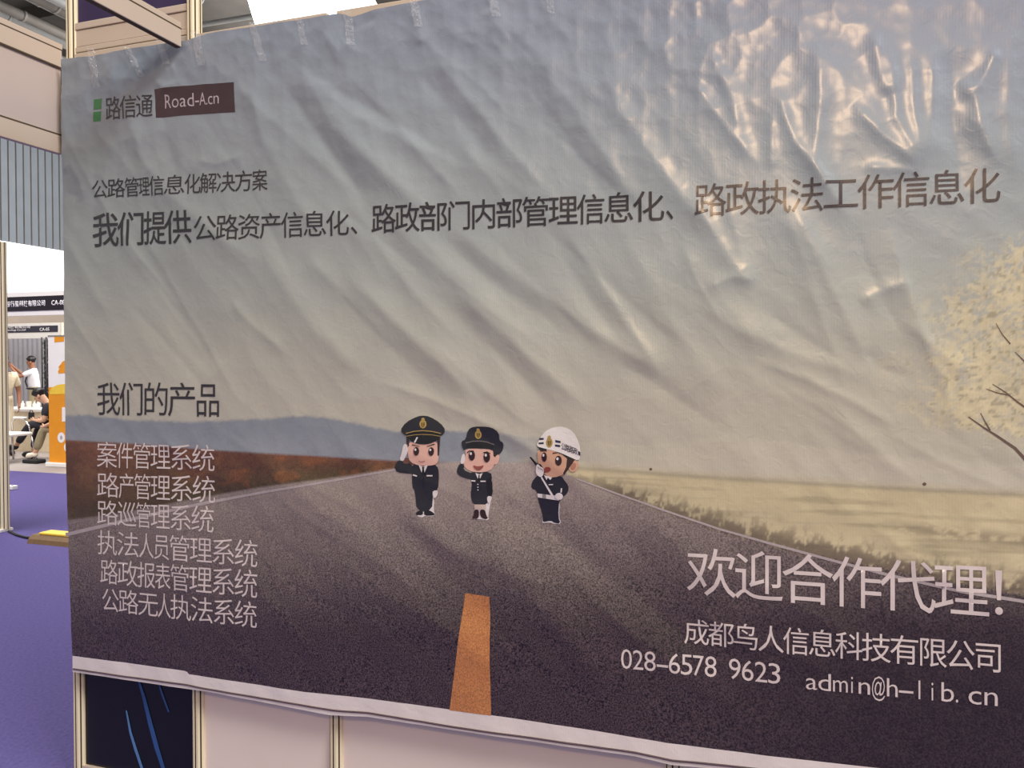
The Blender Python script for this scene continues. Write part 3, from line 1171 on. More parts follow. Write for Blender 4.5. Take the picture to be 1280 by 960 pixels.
class Officer:
    def __init__(self, ox, oy, sc=6.8625):
        self.d = Decal()
        self.ox, self.oy, self.sc = ox, oy, sc

    def T(self, pts):
        return [(self.ox + x / self.sc, self.oy + y / self.sc) for x, y in pts]

    def p(self, pts, m, layer, sm=0):
        self.d.poly(self.T(smooth_poly(pts, sm) if sm else pts), m, layer, 3.5)

    def e(self, cx, cy, rx, ry, m, layer, rot=0):
        self.d.poly(self.T(ellipse(cx, cy, rx, ry, 18, rot)), m, layer, 3.5)

    def l(self, pts, w, m, layer, w1=None):
        self.d.poly(self.T(stroke(pts, w, w1)), m, layer, 3.5)

    def eye(self, cx, cy, rx, ry, layer):
        self.e(cx, cy, rx, ry, EYE, layer)
        self.e(cx - rx * .3, cy - ry * .38, rx * .36, ry * .28, WHT, layer + 1)

    def badge(self, cx, cy, rx, ry, layer):
        self.e(cx, cy + ry * .18, rx, ry * .8, GOLD, layer)
        self.e(cx, cy - ry * .72, rx * .5, ry * .28, GOLD, layer + 1)
        self.p([(cx - rx * .5, cy - ry * .1), (cx + rx * .5, cy - ry * .1), (cx + rx * .4, cy + ry * .5), (cx, cy + ry * .75), (cx - rx * .4, cy + ry * .5)], GOLD2, layer + 1)
        self.l([(cx, cy - ry * .1), (cx, cy + ry * .6)], rx * .2, GOLD, layer + 2)


o1 = Officer(490, 510)
o1.p([(350, 690), (372, 760), (368, 880), (380, 920), (340, 925), (290, 920), (280, 935), (215, 918)], WHT, 0, 1)
o1.p([(180, 500), (205, 478), (330, 475), (400, 490), (414, 560), (405, 702), (362, 705), (352, 885), (225, 885), (206, 700), (184, 680)], BLK, 1, 1)
o1.p([(216, 912), (222, 888), (250, 872), (278, 880), (278, 914)], BLK2, 2, 1)
o1.p([(286, 880), (330, 872), (360, 890), (376, 904), (372, 918), (288, 918)], BLK2, 2, 1)
o1.p([(38, 482), (70, 440), (190, 482), (196, 562), (120, 556), (58, 548), (38, 522)], BLK, 2, 1)
o1.p([(100, 472), (118, 425), (160, 425), (158, 478)], BRN, 3, 1)
o1.p([(75, 442), (96, 380), (108, 312), (132, 305), (150, 340), (148, 376), (128, 414), (108, 456)], WHT, 4, 1)
for k in range(4):
    o1.l([(112 + 9 * k, 352 - 2 * k), (114 + 9 * k, 304 + 6 * abs(k - 1.4))], 8, WHT, 5, 5)
o1.p([(148, 270), (412, 270), (414, 420), (398, 478), (340, 492), (240, 492), (168, 462), (148, 410)], SKIN, 3, 1)
o1.p([(134, 225), (158, 225), (158, 322), (150, 330), (136, 300)], HAIRI, 4)
o1.p([(394, 225), (424, 225), (418, 330), (414, 408), (402, 404), (400, 320)], HAIRI, 4)
o1.p([(78, 192), (130, 120), (228, 70), (275, 64), (325, 70), (420, 124), (472, 192), (430, 244), (275, 222), (130, 240)], BLK, 5, 1)
o1.p([(132, 212), (275, 196), (425, 212), (424, 248), (275, 232), (138, 248)], BLK2, 6)
o1.l([(130, 216), (200, 198), (275, 192), (350, 198), (430, 216)], 7, GOLD, 7)
o1.l([(136, 240), (205, 228), (275, 224), (350, 228), (424, 240)], 5, GOLD, 7)
o1.p([(150, 246), (275, 232), (420, 246), (398, 275), (335, 305), (280, 310), (225, 305), (172, 282)], BLK2, 8, 1)
o1.p([(200, 292), (224, 246), (236, 250), (212, 297)], WHT, 9)
o1.badge(277, 128, 30, 46, 8)
o1.eye(222, 368, 24, 37, 9)
o1.eye(349, 370, 24, 37, 9)
o1.l([(184, 312), (250, 327)], 9, HAIRI, 9, 5)
o1.l([(378, 306), (310, 327)], 9, HAIRI, 9, 5)
o1.l([(240, 452), (268, 460), (296, 452)], 5, LIP, 9)
o1.p([(242, 486), (268, 552), (280, 520), (292, 552), (322, 484), (280, 500)], WHT, 9)
o1.p([(270, 502), (292, 502), (288, 520), (294, 560), (281, 580), (267, 560), (274, 520)], BLK2, 10)
o1.l([(192, 570), (228, 580)], 12, WHT, 9)
o1.l([(310, 577), (360, 577)], 11, WHT, 9)
o1.l([(281, 590), (281, 690)], 3, BLK2, 9)
o1.p([(362, 704), (408, 702), (404, 740), (378, 774), (360, 746)], WHT, 9, 1)
o1.d.build('printed_officer', banner, 'cartoon officer in peaked cap saluting, on the left')

o2 = Officer(565, 520)
o2.p([(300, 690), (352, 690), (330, 770), (318, 868), (330, 880), (300, 892), (240, 878), (180, 884)], WHT, 0, 1)
o2.p([(138, 492), (200, 476), (340, 474), (352, 545), (322, 600), (320, 690), (312, 752), (250, 762), (188, 752), (168, 680), (180, 590), (176, 545)], BLK, 1, 1)
o2.p([(312, 520), (350, 530), (358, 684), (312, 694), (300, 600)], BLK2, 2, 1)
o2.p([(60, 502), (50, 460), (76, 402), (114, 414), (108, 460), (180, 488), (192, 545), (118, 528)], BLK, 2, 1)
o2.p([(78, 408), (92, 335), (112, 318), (124, 345), (118, 404)], WHT, 3, 1)
o2.p([(120, 270), (375, 270), (385, 330), (372, 420), (335, 468), (240, 484), (150, 464), (106, 418), (128, 350)], SKIN, 3, 1)
o2.e(392, 372, 20, 44, SKIN, 3, .3)
o2.p([(360, 280), (400, 320), (378, 352), (364, 340)], HAIRI, 4)
o2.p([(128, 200), (144, 116), (190, 90), (275, 88), (350, 95), (412, 138), (414, 210), (450, 226), (444, 290), (412, 330), (372, 318), (350, 285), (250, 272), (130, 274), (114, 294), (94, 262), (90, 212)], BLK, 5, 1)
o2.p([(128, 232), (250, 216), (366, 246), (362, 285), (250, 276), (130, 276)], BLK2, 6, 1)
o2.l([(126, 228), (190, 214), (250, 212), (310, 222), (370, 244)], 7, ink((120, 112, 108)), 7)
o2.badge(234, 150, 29, 46, 8)
o2.eye(180, 336, 27, 43, 8)
o2.eye(308, 350, 28, 45, 8)
o2.l([(140, 312), (160, 296), (196, 296)], 9, EYE, 8, 5)
o2.l([(278, 312), (310, 304), (340, 320)], 9, EYE, 8, 5)
o2.p([(186, 416), (235, 432), (288, 416), (264, 452), (236, 464), (208, 452)], LIP, 8, 1)
o2.p([(212, 484), (231, 534), (243, 505), (250, 534), (274, 486), (243, 496)], WHT, 8)
o2.l([(243, 500), (241, 560)], 11, BLK2, 9)
o2.l([(178, 550), (212, 554)], 11, WHT, 8)
o2.l([(254, 556), (298, 556)], 10, WHT, 8)
for yy in (582, 606, 630):
    o2.e(233, yy, 5, 5, WHT, 8)
o2.p([(312, 682), (352, 686), (346, 722), (326, 748), (310, 722)], WHT, 8, 1)
o2.p([(198, 754), (300, 756), (296, 804), (204, 802)], ink((206, 184, 172)), 3)
o2.p([(200, 798), (240, 798), (240, 862), (220, 880), (180, 874), (196, 842)], HAIRI, 4, 1)
o2.p([(248, 798), (292, 798), (304, 850), (320, 872), (290, 882), (250, 858)], HAIRI, 4, 1)
o2.d.build('printed_officer', banner, 'cartoon officer in round hat and skirt saluting, in the middle')

o3 = Officer(655, 525)
o3.p([(290, 690), (312, 700), (300, 830), (322, 892), (258, 892), (225, 880), (150, 886), (160, 860)], WHT, 0, 1)
o3.p([(112, 478), (160, 468), (330, 478), (346, 508), (388, 560), (382, 622), (330, 662), (304, 690), (294, 830), (312, 890), (258, 884), (230, 862), (158, 880), (166, 838), (122, 684), (112, 602), (64, 584), (72, 528)], BLK, 1, 1)
o3.p([(118, 628), (210, 640), (304, 650), (304, 690), (210, 676), (120, 662)], WHT, 4)
o3.p([(160, 634), (192, 638), (192, 674), (160, 669)], ink((150, 142, 140)), 5)
o3.p([(142, 480), (160, 486), (256, 644), (236, 646)], WHT, 4)
o3.p([(126, 240), (385, 268), (392, 400), (352, 462), (262, 494), (190, 474), (140, 402), (124, 330)], SKIN2, 5, 1)
o3.e(432, 392, 40, 52, SKIN2, 5, .35)
o3.e(430, 394, 22, 32, ink((176, 122, 100)), 6, .35)
o3.p([(380, 285), (445, 335), (402, 372), (384, 424), (352, 470), (344, 452), (370, 400)], HAIRI, 6)
o3.p([(118, 222), (128, 185), (182, 98), (260, 58), (350, 54), (432, 98), (482, 196), (494, 290), (478, 350), (400, 314), (300, 270), (200, 246)], ink((232, 226, 220)), 7, 1)
o3.p([(120, 228), (200, 244), (206, 268), (150, 256)], BLK2, 8)
o3.p([(300, 268), (400, 312), (440, 336), (380, 330)], BLK2, 6)
for q in ([(138, 152), (178, 150), (178, 166), (140, 169)], [(134, 190), (178, 187), (178, 203), (136, 205)], [(276, 168), (322, 178), (322, 196), (278, 188)],
          [(274, 206), (318, 212), (318, 230), (276, 224)], [(470, 262), (490, 272), (490, 306), (472, 296)]):
    o3.p(q, NAVY, 9)
o3.badge(226, 182, 28, 52, 9)
o3.eye(184, 314, 22, 41, 8)
o3.eye(304, 346, 28, 43, 8)
o3.l([(255, 282), (300, 276), (352, 294)], 10, HAIRI, 8, 5)
o3.l([(150, 262), (200, 262)], 9, HAIRI, 9, 5)
o3.p([(168, 444), (188, 402), (214, 398), (238, 408), (236, 432), (205, 448)], ink((146, 66, 50)), 8, 1)
o3.p([(56, 318), (68, 312), (118, 368), (152, 376), (182, 424), (190, 444), (172, 456), (118, 402)], BLK2, 8, 0)
o3.p([(108, 462), (110, 390), (128, 372), (150, 398), (178, 410), (176, 462), (152, 492)], WHT, 9, 1)
for k in range(3):
    o3.l([(128 + 16 * k, 398 + 8 * k), (140 + 16 * k, 418 + 8 * k)], 5, ink((150, 140, 140)), 10)
o3.e(306, 652, 34, 30, WHT, 9)
o3.l([(328, 582), (324, 620)], 12, WHT, 9)
o3.l([(218, 552), (256, 550)], 8, WHT, 9)
o3.p([(178, 470), (200, 512), (212, 490), (232, 512), (248, 490), (210, 478)], WHT, 9)
o3.d.build('printed_officer', banner, 'cartoon officer in white helmet speaking into a radio, on the right')
c = [655 + v / 6.8625 for v in (328, 362, 398, 432, 466)]
lettering(LW, banner, 'tiny navy lettering on the helmet', '公路路政', c, (c[0], 525 + 246 / 6.8625, 525 + 192 / 6.8625, c[4], 525 + 296 / 6.8625, 525 + 244 / 6.8625),
          NAVY, .01, layer=10)

# clear tape holding the upper edge
TAPES = [((117, 62), (124, 112), 9, 'left corner of the banner below the header'), ((162, 60), (182, 98), 8, 'top edge between the corner and the beam'),
         ((203, 50), (212, 82), 9, 'top edge just left of the beam'), ((247, 40), (256, 84), 10, 'top edge just right of the second post'),
         ((318, 30), (332, 78), 9, 'top edge below the left end of the bright sheet'), ((376, 26), (384, 58), 8, 'top edge below the middle of the bright sheet'),
         ((436, 14), (442, 58), 10, 'top edge above the sagging fold'), ((520, 2), (526, 36), 10, 'top edge right of the bright sheet'),
         ((616, -8), (624, 24), 11, 'top edge at the middle of the banner'), ((688, -8), (692, 20), 9, 'rightmost along the visible top edge')]
for (a, b, w, where) in TAPES:
    bm = bmesh.new()
    rows = []
    for k in range(9):
        t = k / 8
        x, yv = a[0] + (b[0] - a[0]) * t, a[1] + (b[1] - a[1]) * t
        jj = random.uniform(-.8, .8)
        s_, z_ = sheet([x - w / 2 + jj, x + jj, x + w / 2 + jj], [yv] * 3)
        P = drape(s_, z_, .0022)
        P[:, 1] -= np.array([random.uniform(0, .0028) for _ in range(3)])
        rows.append([bm.verts.new(q) for q in P])
    for r0, r1 in zip(rows, rows[1:]):
        for i in range(2):
            bm.faces.new((r0[i], r0[i + 1], r1[i + 1], r1[i]))
    solid(bm, geom=bm.faces[:], thickness=.0003)
    tag(obj('clear_tape', bm, M['tape']), 'strip of clear tape on the ' + where, 'tape', 'clear tape strips along the top edge')

# ------------------------------------------------------------------ things in the hall on the left
# neighbouring stand's post with its base
pf = at_z(6, 664, 0)
pr = empty('stand_post', tuple(pf), 'tall cream stand post at the left edge, a black cable at its foot', 'post')
post(pf[0], pf[1], 0.02, 2.56, pr, 'upright', .040)
bm = bmesh.new()
box(bm, (pf[0] - .09, pf[1] - .06, 0), (pf[0] + .03, pf[1] + .06, .025), bevel=.004)
obj('foot_plate', bm, M['white'], pr)
bm = bmesh.new()
box(bm, (pf[0] - 1.0, pf[1] - .01, .06), (pf[0] - .03, pf[1] + .01, 2.45))
obj('board', bm, M['brownboard'], pr)

# yellow cable cover lying on the carpet
cc_ = at_z(66, 678, 0)
cv = empty('cable_cover', tuple(cc_), 'yellow-topped brown cable cover lying on the purple carpet behind the banner edge', 'cable cover')
bm = bmesh.new()
prof = [(-.10, 0), (-.085, .035), (-.05, .065), (.05, .065), (.085, .035), (.10, 0)]
lo = [bm.verts.new((cc_[0] - .17 + .05 * (abs(a) < .06) * 0, cc_[1] + a, b)) for a, b in prof]
hi = [bm.verts.new((cc_[0] + .55, cc_[1] + a, b)) for a, b in prof]
for i in range(5):
    bm.faces.new((lo[i], lo[i + 1], hi[i + 1], hi[i]))
bm.faces.new(lo[::-1])
bm.faces.new(hi)
obj('cover_body', bm, M['brown'], cv)
bm = bmesh.new()
box(bm, (cc_[0] - .10, cc_[1] - .045, .066), (cc_[0] + .55, cc_[1] + .075, .086), bevel=.006)
obj('cover_top', bm, M['yellow'], cv)
bm = bmesh.new()
ca = at_z(11, 664, .012)
cbl = [ca, at_z(22, 669, .012), at_z(34, 672, .012), at_z(44, 672, .02)]
tube(bm, cbl, .011, 8)
tag(obj('power_cable', bm, M['rubber']), 'black cable on the carpet between post foot and yellow cover', 'cable')
# little white socket block near the post
sb = at_z(15, 612, 0)
blk = empty('socket_block', tuple(sb), 'small white socket block on the carpet beside the tall post', 'socket block')
bm = bmesh.new()
box(bm, (sb[0] - .16, sb[1] - .04, .001), (sb[0] + .05, sb[1] + .04, .05), bevel=.008)
obj('block_body', bm, M['white'], blk)
for k in range(3):
    bm = bmesh.new()
    box(bm, (sb[0] - .13 + .06 * k, sb[1] - .012, .05), (sb[0] - .10 + .06 * k, sb[1] + .012, .052))
    obj('socket', bm, M['rubber'], blk)


def flat_text(parent, name, label, text, cx, y, cz, h, width, m, thick=.004):
    """raised lettering on a sign facing the viewer, placed at its left end"""
    c = bpy.data.curves.new('glyph', 'FONT')
    c.body = text
    c.size = 1
    c.resolution_u = 2
    c.offset = .012
    o = bpy.data.objects.new('glyph', c)
    COL.objects.link(o)
    bpy.context.view_layer.update()
    me = bpy.data.meshes.new_from_object(o.evaluated_get(bpy.context.evaluated_depsgraph_get()))
    bpy.data.objects.remove(o)
    bpy.data.curves.remove(c)
    co = np.array([v.co for v in me.vertices])
    lo_, hi_ = co.min(0), co.max(0)
    for v in me.vertices:
        v.co = (cx + (v.co.x - lo_[0]) / (hi_[0] - lo_[0]) * width, y, cz + ((v.co.y - lo_[1]) / (hi_[1] - lo_[1]) - .5) * h)
    b = bmesh.new()
    b.from_mesh(me)
    r = bmesh.ops.extrude_face_region(b, geom=b.faces[:])
    for v in r['geom']:
        if isinstance(v, bmesh.types.BMVert):
            v.co.y += thick
    ob = obj(name, b, m, parent)
    if label:
        ob['label'] = label
    return ob


def zy(px_, py_, Y):
    return float(at_y(px_, py_, Y)[2])


Y1, Y2 = 6.75, 13.0
# the near stand is open: fascia, sign and end posts only, with its interior seen through
t1 = empty('exhibition_stand', (-9, Y1, 0), 'white stand across the aisle under the larger black name board', 'exhibition stand')
za, zb_, zc_, zd = zy(40, 364.5, Y1), zy(40, 370.5, Y1), zy(40, 388.3, Y1), zy(40, 394.5, Y1)
bm = bmesh.new()
box(bm, (-11.6, Y1, zd), (-6.3, Y1 + .05, za), bevel=.004)
obj('fascia', bm, M['white'], t1)
bm = bmesh.new()
box(bm, (-11.5, Y1 - .012, zc_), (-6.4, Y1 - .001, zb_))
sg = obj('sign_board', bm, M['sign'], t1)
for txt, p0, p1, py_, h in (('智行星科技有限公司', 8.6, 57, 379.5, .088), ('CA-08', 65, 81.5, 378.3, .072)):
    xa, xb = at_y(p0, 460, Y1 - .016)[0], at_y(p1, 460, Y1 - .016)[0]
    flat_text(sg, 'sign_lettering', None, txt, xa, Y1 - .016, zy((p0 + p1) / 2, py_, Y1), h, xb - xa, M['letter'])
for x in (-11.58, -6.32):
    post(x, Y1 + .03, -.012, za, t1, 'post', .03)

t2 = empty('exhibition_stand', (-15.5, Y2, 0), 'farther grey-curtained stand under the smaller navy name board', 'exhibition stand')
za, zb_, zc_, zd = zy(40, 404, Y2), zy(40, 407.5, Y2), zy(40, 415.5, Y2), zy(40, 423, Y2)
xr = at_y(78, 460, Y2)[0]
bm = bmesh.new()
box(bm, (-19.5, Y2, zd), (xr, Y2 + .05, za), bevel=.004)
obj('fascia', bm, M['white'], t2)
bm = bmesh.new()
box(bm, (-19.4, Y2 - .012, zc_), (at_y(73, 460, Y2)[0], Y2 - .001, zb_))
sg = obj('sign_board', bm, M['navy'], t2)
for txt, p0, p1, py_, h in (('科技有限公司', 8.5, 38, 408.9, .07), ('Technology Co.,Ltd', 4, 32.5, 412.8, .055), ('CA-05', 50, 62, 411.6, .08)):
    xa, xb = at_y(p0, 460, Y2 - .016)[0], at_y(p1, 460, Y2 - .016)[0]
    flat_text(sg, 'sign_lettering', None, txt, xa, Y2 - .016, zy((p0 + p1) / 2, py_, Y2), h, xb - xa, M['letter'])
for x in (-19.46, xr - .03):
    post(x, Y2 + .03, -.012, za, t2, 'post', .035)
bm = bmesh.new()
x, k, r0, r1 = -19.5, 0, [], []
while x < -11.0:
    yy = Y2 + 1.6 + (.05 if k % 2 else 0)
    r0.append(bm.verts.new((x, yy, -.012)))
    r1.append(bm.verts.new((x, yy, 2.55)))
    x += .13 if k % 2 else .045
    k += 1
for i in range(len(r0) - 1):
    bm.faces.new((r0[i], r0[i + 1], r1[i + 1], r1[i]))
solid(bm, geom=bm.faces[:], thickness=.01)
obj('back_curtain', bm, M['curtain'], t2, smooth=False)

# lattice truss tower
tp = at_depth(58.5, 470, 15.6)
tw = empty('truss_tower', (tp[0], tp[1], -.012), 'dark lattice truss tower standing between orange stand and grey curtain', 'truss tower')
bm = bmesh.new()
w = .055
for sx in (-1, 1):
    for sy in (-1, 1):
        tube(bm, [(tp[0] + sx * w, tp[1] + sy * w, -.012), (tp[0] + sx * w, tp[1] + sy * w, 2.05)], .014, 6)
obj('chord', bm, M['rubber'], tw)
bm = bmesh.new()
for k in range(14):
    z = .0 + k * .145
    f_ = 1 if k % 2 else -1
    for sy in (-1, 1):
        tube(bm, [(tp[0] - f_ * w, tp[1] + sy * w, z), (tp[0] + f_ * w, tp[1] + sy * w, z + .145)], .006, 5)
        tube(bm, [(tp[0] + sy * w, tp[1] - f_ * w, z), (tp[0] + sy * w, tp[1] + f_ * w, z + .145)], .006, 5)
obj('brace', bm, M['steel'], tw)
bm = bmesh.new()
box(bm, (tp[0] - .045, tp[1] - .02, .02), (tp[0] + .045, tp[1] + .02, 2.0))
obj('cable_duct', bm, M['dark'], tw)

# roll-up display, white above, orange below
DY = float(at_z(66, 583, -.012)[1])
rx0, rx1 = float(at_y(61, 500, DY)[0]), float(at_y(61, 500, DY)[0]) + .62
ru = empty('rollup_display', ((rx0 + rx1) / 2, DY, -.012), 'white and orange roll-up display partly hidden by the banner edge', 'display banner')
zt, zm, zb = zy(70, 420, DY), zy(70, 484, DY), .05
bm = bmesh.new()
box(bm, (rx0, DY - .002, zm), (rx1, DY + .002, zt))
up_ = obj('upper_sheet', bm, M['white'], ru)
bm = bmesh.new()
box(bm, (rx0, DY - .002, zb), (rx1, DY + .002, zm))
lowr = obj('lower_sheet', bm, M['orange'], ru)
lowr['label'] = 'orange lower half'
bm = bmesh.new()
box(bm, (rx0 - .02, DY - .06, -.012), (rx1 + .02, DY + .06, .05), bevel=.01)
obj('base_cassette', bm, M['white'], ru)
bm = bmesh.new()
tube(bm, [((rx0 + rx1) / 2, DY + .02, .02), ((rx0 + rx1) / 2, DY + .02, zt)], .012, 8)
box(bm, (rx0, DY - .008, zt - .01), (rx1, DY + .022, zt + .012))
obj('support_pole', bm, M['chrome'], ru)


def disc(pxc, pyc, rpx, rpy, m, parent, name, dy=.004, n=20):
    b = bmesh.new()
    q = [at_y(pxc + rpx * math.cos(2 * math.pi * k / n), pyc + rpy * math.sin(2 * math.pi * k / n), DY - dy) for k in range(n)]
    b.faces.new([b.verts.new(v) for v in q])
    solid(b, geom=b.faces[:], thickness=.0008)
    return obj(name, b, m, parent)


def patch(pts, m, parent, name, dy=.004):
    b = bmesh.new()
    f = b.faces.new([b.verts.new(at_y(a, c_, DY - dy)) for a, c_ in pts])
    bmesh.ops.triangulate(b, faces=[f])
    solid(b, geom=b.faces[:], thickness=.0008)
    return obj(name, b, m, parent)


disc(76.5, 547, 4.6, 6.5, M['white'], lowr, 'round_icon')
disc(84, 559, 4.0, 6.0, M['white'], lowr, 'round_icon')
disc(76.5, 547, 1.6, 2.6, M['curtain'], lowr, 'icon_mark', .0055)
patch([(77.5, 509), (88, 509), (88, 527), (77.5, 527)], M['white'], lowr, 'white_square')
patch([(68, 420.5), (80, 420.5), (80, 427), (68, 428)], M['orange'], up_, 'orange_mark')
patch([(72.5, 464), (75, 460), (77, 453), (80, 451), (86, 452), (86, 466), (73, 467)], M['orange'], up_, 'orange_mark')
patch([(73, 459), (76, 455), (76.5, 457), (74, 461)], M['orange'], up_, 'orange_mark')
patch([(62, 490), (64, 485), (68, 483), (72, 481), (80, 480), (92, 481), (92, 492), (62, 493)], M['yellow'], up_, 'yellow_mark', .005)


# white counter
cy = at_depth(36, 511, 14.0)
CY = float(cy[1])
cx0, cx1 = float(at_y(13, 511, CY)[0]), float(at_y(59, 511, CY)[0])
ctz = float(cy[2])
ct = empty('counter', ((cx0 + cx1) / 2, CY + .25, -.012), 'white counter table with cup and bottles on top behind the seated people', 'counter')
bm = bmesh.new()
box(bm, (cx0 - .5, CY - .03, ctz - .05), (cx1 + .5, CY + .5, ctz), bevel=.008)
obj('counter_top', bm, M['white'], ct)
bm = bmesh.new()
box(bm, (cx0 - .45, CY + .02, -.012), (cx1 + .45, CY + .04, ctz - .05))
box(bm, (cx0 - .45, CY + .04, -.012), (cx0 - .42, CY + .45, ctz - .05))
box(bm, (cx1 + .42, CY + .04, -.012), (cx1 + .45, CY + .45, ctz - .05))
obj('counter_front', bm, M['cream'], ct)

for k, (px_, h, r) in enumerate(((24, .15, .032), (28.5, .13, .03), (43, .12, .03), (48, .15, .03))):
    q = at_depth(px_, 509, 14.15)
    b = empty('water_bottle', (q[0], q[1], ctz + .001),
              ['small clear-white bottle leftmost of the two near the cup on the counter', 'second small bottle on the counter, right of the leftmost bottle',
               'short bottle on the counter below the standing photographer', 'rightmost small bottle on the counter beside the dark-haired person'][k], 'bottle', 'bottles on the counter')
    bm = bmesh.new()
    lathe(bm, (q[0], q[1], ctz + .001), [(r * .9, 0), (r, .01), (r, h * .6), (r * .4, h * .8), (r * .4, h * .9)], 14)
    obj('bottle_body', bm, M['cup'], b)
    bm = bmesh.new()
    lathe(bm, (q[0], q[1], ctz + .001 + h * .9), [(r * .48, 0), (r * .48, h * .1)], 12)
    obj('cap', bm, M['white'], b)
q = at_depth(36, 509, 14.2)
cu = empty('paper_cup', (q[0], q[1], ctz + .001), 'white paper cup on the counter between the bottles', 'cup')
bm = bmesh.new()
lathe(bm, (q[0], q[1], ctz + .001), [(.034, 0), (.046, .115), (.049, .12), (.043, .115), (.033, .015)], 18)
obj('cup_body', bm, M['cup'], cu)

# chrome armchair
chq = at_z(11, 578, -.012)
ch = empty('armchair', tuple(chq), 'chrome tube armchair with white seat beside the tall post', 'chair', rz=math.radians(10))
cxx, cyy = float(chq[0]), float(chq[1])
for s_ in (-1, 1):
    bm = bmesh.new()
    yy = cyy + s_ * .26
    tube(bm, [(cxx - .22, yy, .0), (cxx - .24, yy, .3), (cxx - .24, yy, .60), (cxx - .16, yy, .66), (cxx + .02, yy, .64), (cxx + .12, yy, .54), (cxx + .19, yy, .3), (cxx + .25, yy, .0)], .014, 8)
    obj('leg_frame', bm, M['chrome'], ch)
    bm = bmesh.new()
    box(bm, (cxx - .2, yy - .022, .655), (cxx + .06, yy + .022, .68), bevel=.008)
    obj('armrest', bm, M['white'], ch)
bm = bmesh.new()
box(bm, (cxx - .26, cyy - .24, .40), (cxx + .22, cyy + .24, .45), bevel=.02)
obj('seat', bm, M['white'], ch)
bm = bmesh.new()
box(bm, (cxx - .30, cyy - .24, .5), (cxx - .26, cyy + .24, .86), bevel=.015)
obj('backrest', bm, M['white'], ch)


# ------------------------------------------------------------------ people
def skin_mesh(name, joints, bones, root, mat, parent, sub=1):
    names = list(joints)
    me = bpy.data.meshes.new(name)
    me.from_pydata([Vector(joints[n][0]) for n in names], [(names.index(a), names.index(b)) for a, b in bones], [])
    o = bpy.data.objects.new(name, me)
    COL.objects.link(o)
    md = o.modifiers.new('skin', 'SKIN')
    md.use_smooth_shade = True
    for i, n in enumerate(names):
        r = joints[n][1]
        r = r if isinstance(r, tuple) else (r, r)
        me.skin_vertices[0].data[i].radius = r
        me.skin_vertices[0].data[i].use_root = (n == root)
    s = o.modifiers.new('sub', 'SUBSURF')
    s.levels = s.render_levels = sub
    bpy.context.view_layer.update()
    m2 = bpy.data.meshes.new_from_object(o.evaluated_get(bpy.context.evaluated_depsgraph_get()))
    bpy.data.objects.remove(o)
    m2.name = name
    m2.materials.clear()
    return link_mesh(name, m2, mat, parent, world_coords=False, smooth=True)


def hand(J, B, wrist, tag_, d, side, size=1.0):
    """palm, four fingers and a thumb grown from the wrist; d = pointing direction, side = thumb side"""
    w = Vector(J[wrist][0])
    d = Vector(d).normalized()
    sd = (Vector(side) - d * Vector(side).dot(d)).normalized()
    nrm = d.cross(sd)
    J[tag_ + 'palm'] = (w + d * .055 * size, (.024, .016))
    B.append((wrist, tag_ + 'palm'))
    for k, (off, ln) in enumerate(((.027, .068), (.009, .077), (-.009, .072), (-.026, .055))):
        a = w + d * .092 * size + sd * off * size
        J['%sf%da' % (tag_, k)] = (a, .0095)
        J['%sf%db' % (tag_, k)] = (a + (d * .55 + nrm * .12) * ln * size, .0085)
        J['%sf%dc' % (tag_, k)] = (a + (d * .92 + nrm * .36) * ln * size, .007)
        B += [(tag_ + 'palm', '%sf%da' % (tag_, k)), ('%sf%da' % (tag_, k), '%sf%db' % (tag_, k)), ('%sf%db' % (tag_, k), '%sf%dc' % (tag_, k))]
    J[tag_ + 'ta'] = (w + d * .045 * size + sd * .036 * size, .011)
    J[tag_ + 'tb'] = (w + d * .085 * size + sd * .052 * size + nrm * .012, .009)
    B += [(tag_ + 'palm', tag_ + 'ta'), (tag_ + 'ta', tag_ + 'tb')]


